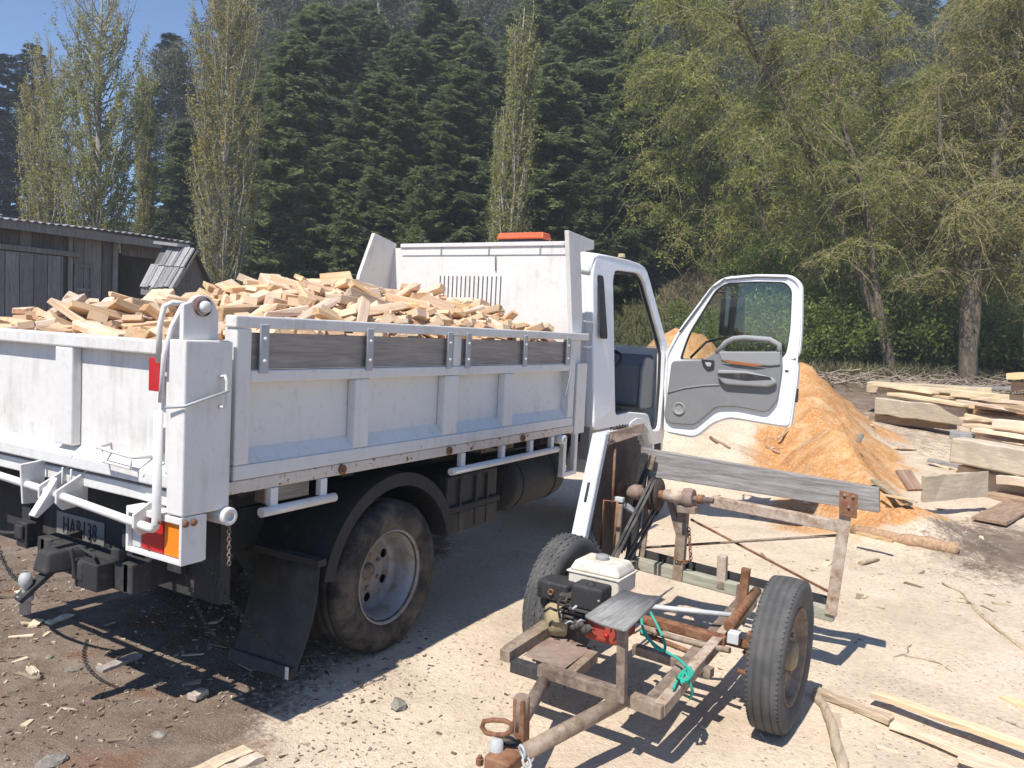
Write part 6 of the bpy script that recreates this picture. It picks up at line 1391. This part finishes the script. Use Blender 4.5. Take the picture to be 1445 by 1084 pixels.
for tier, lst in enumerate(extra):
    for i, (u0, v0, d0, ln, jv, th, wd) in enumerate(sorted(lst)):
        px_slab(u0, v0, d0, u0+ln, v0+ln*.11+jv, d0-1.1, wd, th, 'timber_slab', ('sawn_timber', 'sawn_timber', 'beam_timber')[i % 3], 'loose thin slab on the '+('far', 'middle', 'near')[tier]+' tier of the stack, '+ORD[i]+' from the left', GT, rough=.008)
def ground_pt(u, v, lift=0.0):
    d = ray(u, v)/FPX; t = np.linspace(1.2, 30, 2400); P = CAM+d*t[:, None]; k = np.argmax(P[:, 2] < ground_h(P[:, 0], P[:, 1])+lift)
    return P[k]
# loose boards before the stack
GL = 'loose boards and offcuts'
def lay(u0, v0, u1, v1, w, h, name, mat, label, lift=.0, cat='offcut', group=GL, rough=.004, z0=None, z1=None):
    def g(u, v):
        return ground_pt(u, v, h/2+lift)
    a = g(u0, v0); b = g(u1, v1)
    if z0 is not None: a = at_z(u0, v0, z0)
    if z1 is not None: b = at_z(u1, v1, z1)
    return slab(a, b, w, h, name, mat, label, group, cat, rough)
px_slab(1302, 690, 8.0, 1392, 683, 8.3, .035, .26, 'leaning_board', 'beam_timber', 'grey board on edge in front of the stack', GL, 'offcut', rough=.008)
px_slab(1274, 664, 7.9, 1292, 692, 7.75, .18, .035, 'leaning_offcut', 'bark_slab', 'short brown offcut leaning against the grey board', GL, 'offcut')
lay(1310, 649, 1372, 662, .12, .04, 'flat_board', 'grey_board', 'short grey board lying at the foot of the near beams', .05)
lay(1318, 655, 1408, 683, .035, .02, 'thin_batten', 'sawn_timber', 'long thin batten slanting down from the near beams', .12)
lay(1232, 678, 1284, 712, .06, .025, 'batten', 'stick_wood', 'brown batten on the sawdust right of the fence board', .04)
lay(1242, 697, 1288, 706, .03, .015, 'batten', 'sawn_timber', 'pale thin batten crossing the brown one', .10)
lay(1262, 632, 1290, 634, .08, .02, 'chip', 'sawn_timber', 'single white chip on the slope behind the heap', .0)
px_slab(1211, 624, 8.6, 1217, 612, 8.6, .05, .03, 'stuck_offcut', 'grey_board', 'small grey offcut stuck upright in the orange heap', GL, 'offcut')
lay(1208, 752, 1260, 764, .03, .02, 'splinter', 'firewood_rough', 'long red-brown splinter on the old log', .14)
lay(1395, 735, 1440, 712, .30, .03, 'crumpled_bark', 'bark_slab', 'curled sheet of bark at the right edge', .03)
# boards on the ground at the lower right
lay(1231, 978, 1460, 1058, .055, .022, 'pale_batten', 'sawn_timber', 'long pale batten farther from the camera at the lower right', .05)
lay(1258, 1022, 1470, 1106, .045, .025, 'pale_batten', 'sawn_timber', 'long pale batten nearer the camera at the lower right', .012)
lay(1352, 1070, 1480, 1112, .05, .02, 'pale_batten', 'sawn_timber', 'short pale batten overlapping the near one in the bottom corner', .03)
lay(1414, 983, 1480, 1010, .04, .02, 'pale_batten', 'sawn_timber', 'pale batten cut off by the right edge', .0)
lay(1150, 974, 1258, 1018, .05, .03, 'grey_branch', 'stick_wood', 'thin brown branch leading away from the right wheel', .01)
def stick(px, r, name, label, mat='stick_wood', group='sticks on the ground', lift=.0):
    pts = [ground_pt(u, v, (r[0] if hasattr(r, '__len__') else r)*.7+lift) for u, v in px]; c = pts[0].copy()
    rr_ = list(np.linspace(r[0], r[1], len(pts))) if hasattr(r, '__len__') else r
    rs = np.random.RandomState(int(px[0][0])); pts2 = []; r2 = []
    for i in range(len(pts)-1):
        for t in (0, .33, .66): pts2.append(pts[i]*(1-t)+pts[i+1]*t+rs.normal(size=3)*.004); r2.append((rr_[i]*(1-t)+rr_[i+1]*t if hasattr(rr_, '__len__') else rr_)*rs.uniform(.85, 1.15))
    pts2.append(pts[-1]); r2.append((rr_[-1] if hasattr(rr_, '__len__') else rr_)*.8)
    m = MB(); m.tube([p-c for p in pts2], r2, 8); o = m.build(name, mat); o.location = tuple(c); return tag(o, label, 'stick', group)
stick([(1152, 978), (1168, 1010), (1178, 1040), (1192, 1100)], (.022, .024), 'pale_pole', 'pale debarked pole beside the right trailer wheel', 'stick_wood')
stick([(1328, 824), (1358, 836), (1366, 848), (1380, 866), (1445, 917)], (.006, .010), 'long_twig', 'long thin forked twig on the grey ground at the right')
stick([(1262, 928), (1278, 922), (1286, 910)], (.006, .004), 'short_twig', 'short grey twig right of the board shadow'); stick([(1408, 1014), (1432, 1024), (1450, 1030)], (.006, .005), 'short_twig', 'dark twig near the right edge above the battens')
stick([(1275, 925), (1310, 932), (1335, 940), (1343, 948)], (.005, .003), 'curved_twig', 'thin curved pale twig on the chip-strewn ground')
stick([(60, 957), (20, 950)], (.012, .008), 'wood_strip', 'pale strip of wood on the brown dirt at the left'); stick([(70, 1015), (85, 1000), (110, 1003)], (.006, .005), 'bent_twig', 'small bent twig on the brown dirt')
stick([(215, 968), (238, 955)], (.005, .003), 'short_twig', 'tiny twig on the dirt below the truck tail'); stick([(1213, 795), (1240, 790)], (.018, .012), 'dark_root', 'dark root on the pale ground beyond the saw bench')
stick([(1098, 620), (1112, 604)], (.014, .010), 'thin_stake', 'thin stake standing in sawdust under the open door', lift=.05)
stick([(1002, 618), (1030, 632)], (.02, .015), 'bark_strip', 'strip of bark on sawdust under the door', 'bark_slab'); stick([(1080, 630), (1100, 640)], (.02, .012), 'bark_strip', 'bark strip on the orange heap right of the door', 'bark_slab')
stick([(1204, 748), (1240, 755), (1285, 764), (1325, 771), (1352, 777)], (.045, .062), 'old_log', 'old brown log lying beyond the saw bench', 'bark_slab', None, -.015)['category'] = 'log'
# boards at the bottom edge, left of centre
lay(268, 1095, 350, 1058, .07, .02, 'flat_offcut', 'beam_timber', 'grey-brown board half cut off by the bottom edge', .0)
lay(300, 1098, 368, 1066, .05, .02, 'flat_offcut', 'sawn_timber', 'pale board beside it at the bottom edge', .004)
lay(40, 948, 52, 946, .09, .02, 'flat_offcut', 'sawn_timber', 'small pale offcut on dirt below the tow ball', .0)
lay(270, 985, 288, 975, .05, .025, 'bark_chip', 'beam_timber', 'pointed pale chunk of wood on the brown dirt', .01)
lay(68, 880, 100, 868, .05, .012, 'flat_offcut', 'sawn_timber', 'flat chip beside the tow bar shadow', .0); lay(46, 884, 56, 875, .05, .015, 'flat_offcut', 'sawn_timber', 'square chip left of the tow bar shadow', .0)
lay(140, 946, 196, 925, .05, .02, 'flat_offcut', 'brown_board', 'thin dark strip at the edge of the truck shadow', .0)
# stones
def stone(u, v, r, label):
    p = ground_pt(u, v, r*.3); rs = np.random.RandomState(int(u)); bm = bmesh.new(); bmesh.ops.create_icosphere(bm, subdivisions=2, radius=1)
    for q in bm.verts: k = 1+.25*rs.normal()*.5; q.co = Vector((q.co.x*r*1.5*k, q.co.y*r*k, q.co.z*r*.6*k))
    me = bpy.data.meshes.new('stone'); bm.to_mesh(me); bm.free(); me.materials.append(M['stone']); o = bpy.data.objects.new('stone', me); COL.objects.link(o); o.location = tuple(p); o.rotation_euler = (0, 0, u); tag(o, label, 'stone', 'stones on the ground')
stone(563, 994, .034, 'flat grey stone half buried right of the truck shadow'); stone(225, 1037, .022, 'small blue-grey stone on the brown dirt'); stone(72, 1076, .035, 'grey stone at the bottom left corner'); stone(70, 927, .02, 'small pale stone below the tow bar')
stone(103, 945, .022, 'pale stone on dirt left of the shadow edge')
# chips and crumbs, too many to count
def litter(name, n, regs, size, mat, label, seed, flat=.25):
    rs = np.random.RandomState(seed); P = []
    for x0, x1, y0, y1, k in regs: P.append(np.column_stack([rs.uniform(x0, x1, int(n*k)), rs.uniform(y0, y1, int(n*k))]))
    P = np.concatenate(P); n = len(P); keep = vnoise(P[:, 0]*1.7, P[:, 1]*1.7)+.25 > rs.rand(n)*.5; P = P[keep]; n = len(P)
    z = ground_h(P[:, 0], P[:, 1])+.003; a = rs.uniform(0, 6.28, n); L = size*rs.uniform(.4, 1.6, n)**1.6; w = L*rs.uniform(.12, .6, n); h = np.minimum(w, L)*flat+.001
    ca_, sa_ = np.cos(a), np.sin(a); tilt = rs.normal(size=n)*.15
    vs = []
    for sx_, sy_, sz_ in ((-1, -1, -1), (1, -1, -1), (1, 1, -1), (-1, 1, -1), (-1, -1, 1), (1, -1, 1), (1, 1, 1), (-1, 1, 1)):
        lx, ly = sx_*L/2, sy_*w/2*(1 if sx_ < 0 else .6); vs.append(np.column_stack([P[:, 0]+lx*ca_-ly*sa_, P[:, 1]+lx*sa_+ly*ca_, z+sz_*h/2+lx*tilt]))
    v = np.stack(vs, 1).reshape(-1, 3); f = np.array([(0, 3, 2, 1), (4, 5, 6, 7), (0, 1, 5, 4), (1, 2, 6, 5), (2, 3, 7, 6), (3, 0, 4, 7)]); f = (f[None]+8*np.arange(n)[:, None, None]).reshape(-1, 4)
    tag(link(name, np_mesh(name, v, f), mat), label, 'litter', None, 'stuff')
def mat_litter(name, cols):
    t = NT(name); r = t.n('ShaderNodeNewGeometry').outputs['Random Per Island']; t.principled(t.ramp(r, cols), .9, 0, None, .2)
mat_litter('litter_dirt', [(.0, (.09, .062, .045)), (.35, (.16, .115, .085)), (.6, (.27, .22, .175)), (.8, (.45, .36, .26)), (1.0, (.55, .45, .33))])
mat_litter('litter_saw', [(.0, (.2, .15, .11)), (.4, (.36, .28, .2)), (.7, (.55, .44, .31)), (1.0, (.72, .6, .44))])
NEAR = [(-1.6, 1.5, .1, 3.2, .55), (-.6, 2, -.8, .3, .25), (-1.2, 2, 2.0, 5.0, .25)]
litter('dirt_crumbs', 12000, NEAR, .012, 'litter_dirt', 'crumbs of dirt, bark and chips on the brown ground', 71, .5)
litter('wood_chips', 1600, [(.2, 6, -3.6, -.1, .7), (3, 9, -4.5, 1.5, .5)], .013, 'litter_saw', 'scattered wood chips and dark crumbs on the sawdust', 72, .3)
litter('slab_splinters', 260, [(-1.2, 1.5, .1, 3, .45), (1.5, 7, -3.8, .0, .7), (6, 12, -4, 0, .3)], .07, 'litter_saw', 'long splinters and bark shreds strewn over the yard', 73, .18)

# ------------------------------------------------------------------ thin haze of dust and smoke in the air
def haze():
    m = MB(); m.box(-40, 130, -90, 130, -1.6, 42); t = NT('haze_air'); v = t.n('ShaderNodeVolumePrincipled'); v.inputs['Color'].default_value = (.88, .92, 1, 1); v.inputs['Density'].default_value = .0015; v.inputs['Anisotropy'].default_value = .1
    t.l(v.outputs[0], t.out.inputs['Volume']); o = m.build('haze', 'haze_air'); tag(o, 'thin bluish haze hanging between the yard and the trees', 'haze', None, 'stuff')
HAZE = True
if HAZE: haze()
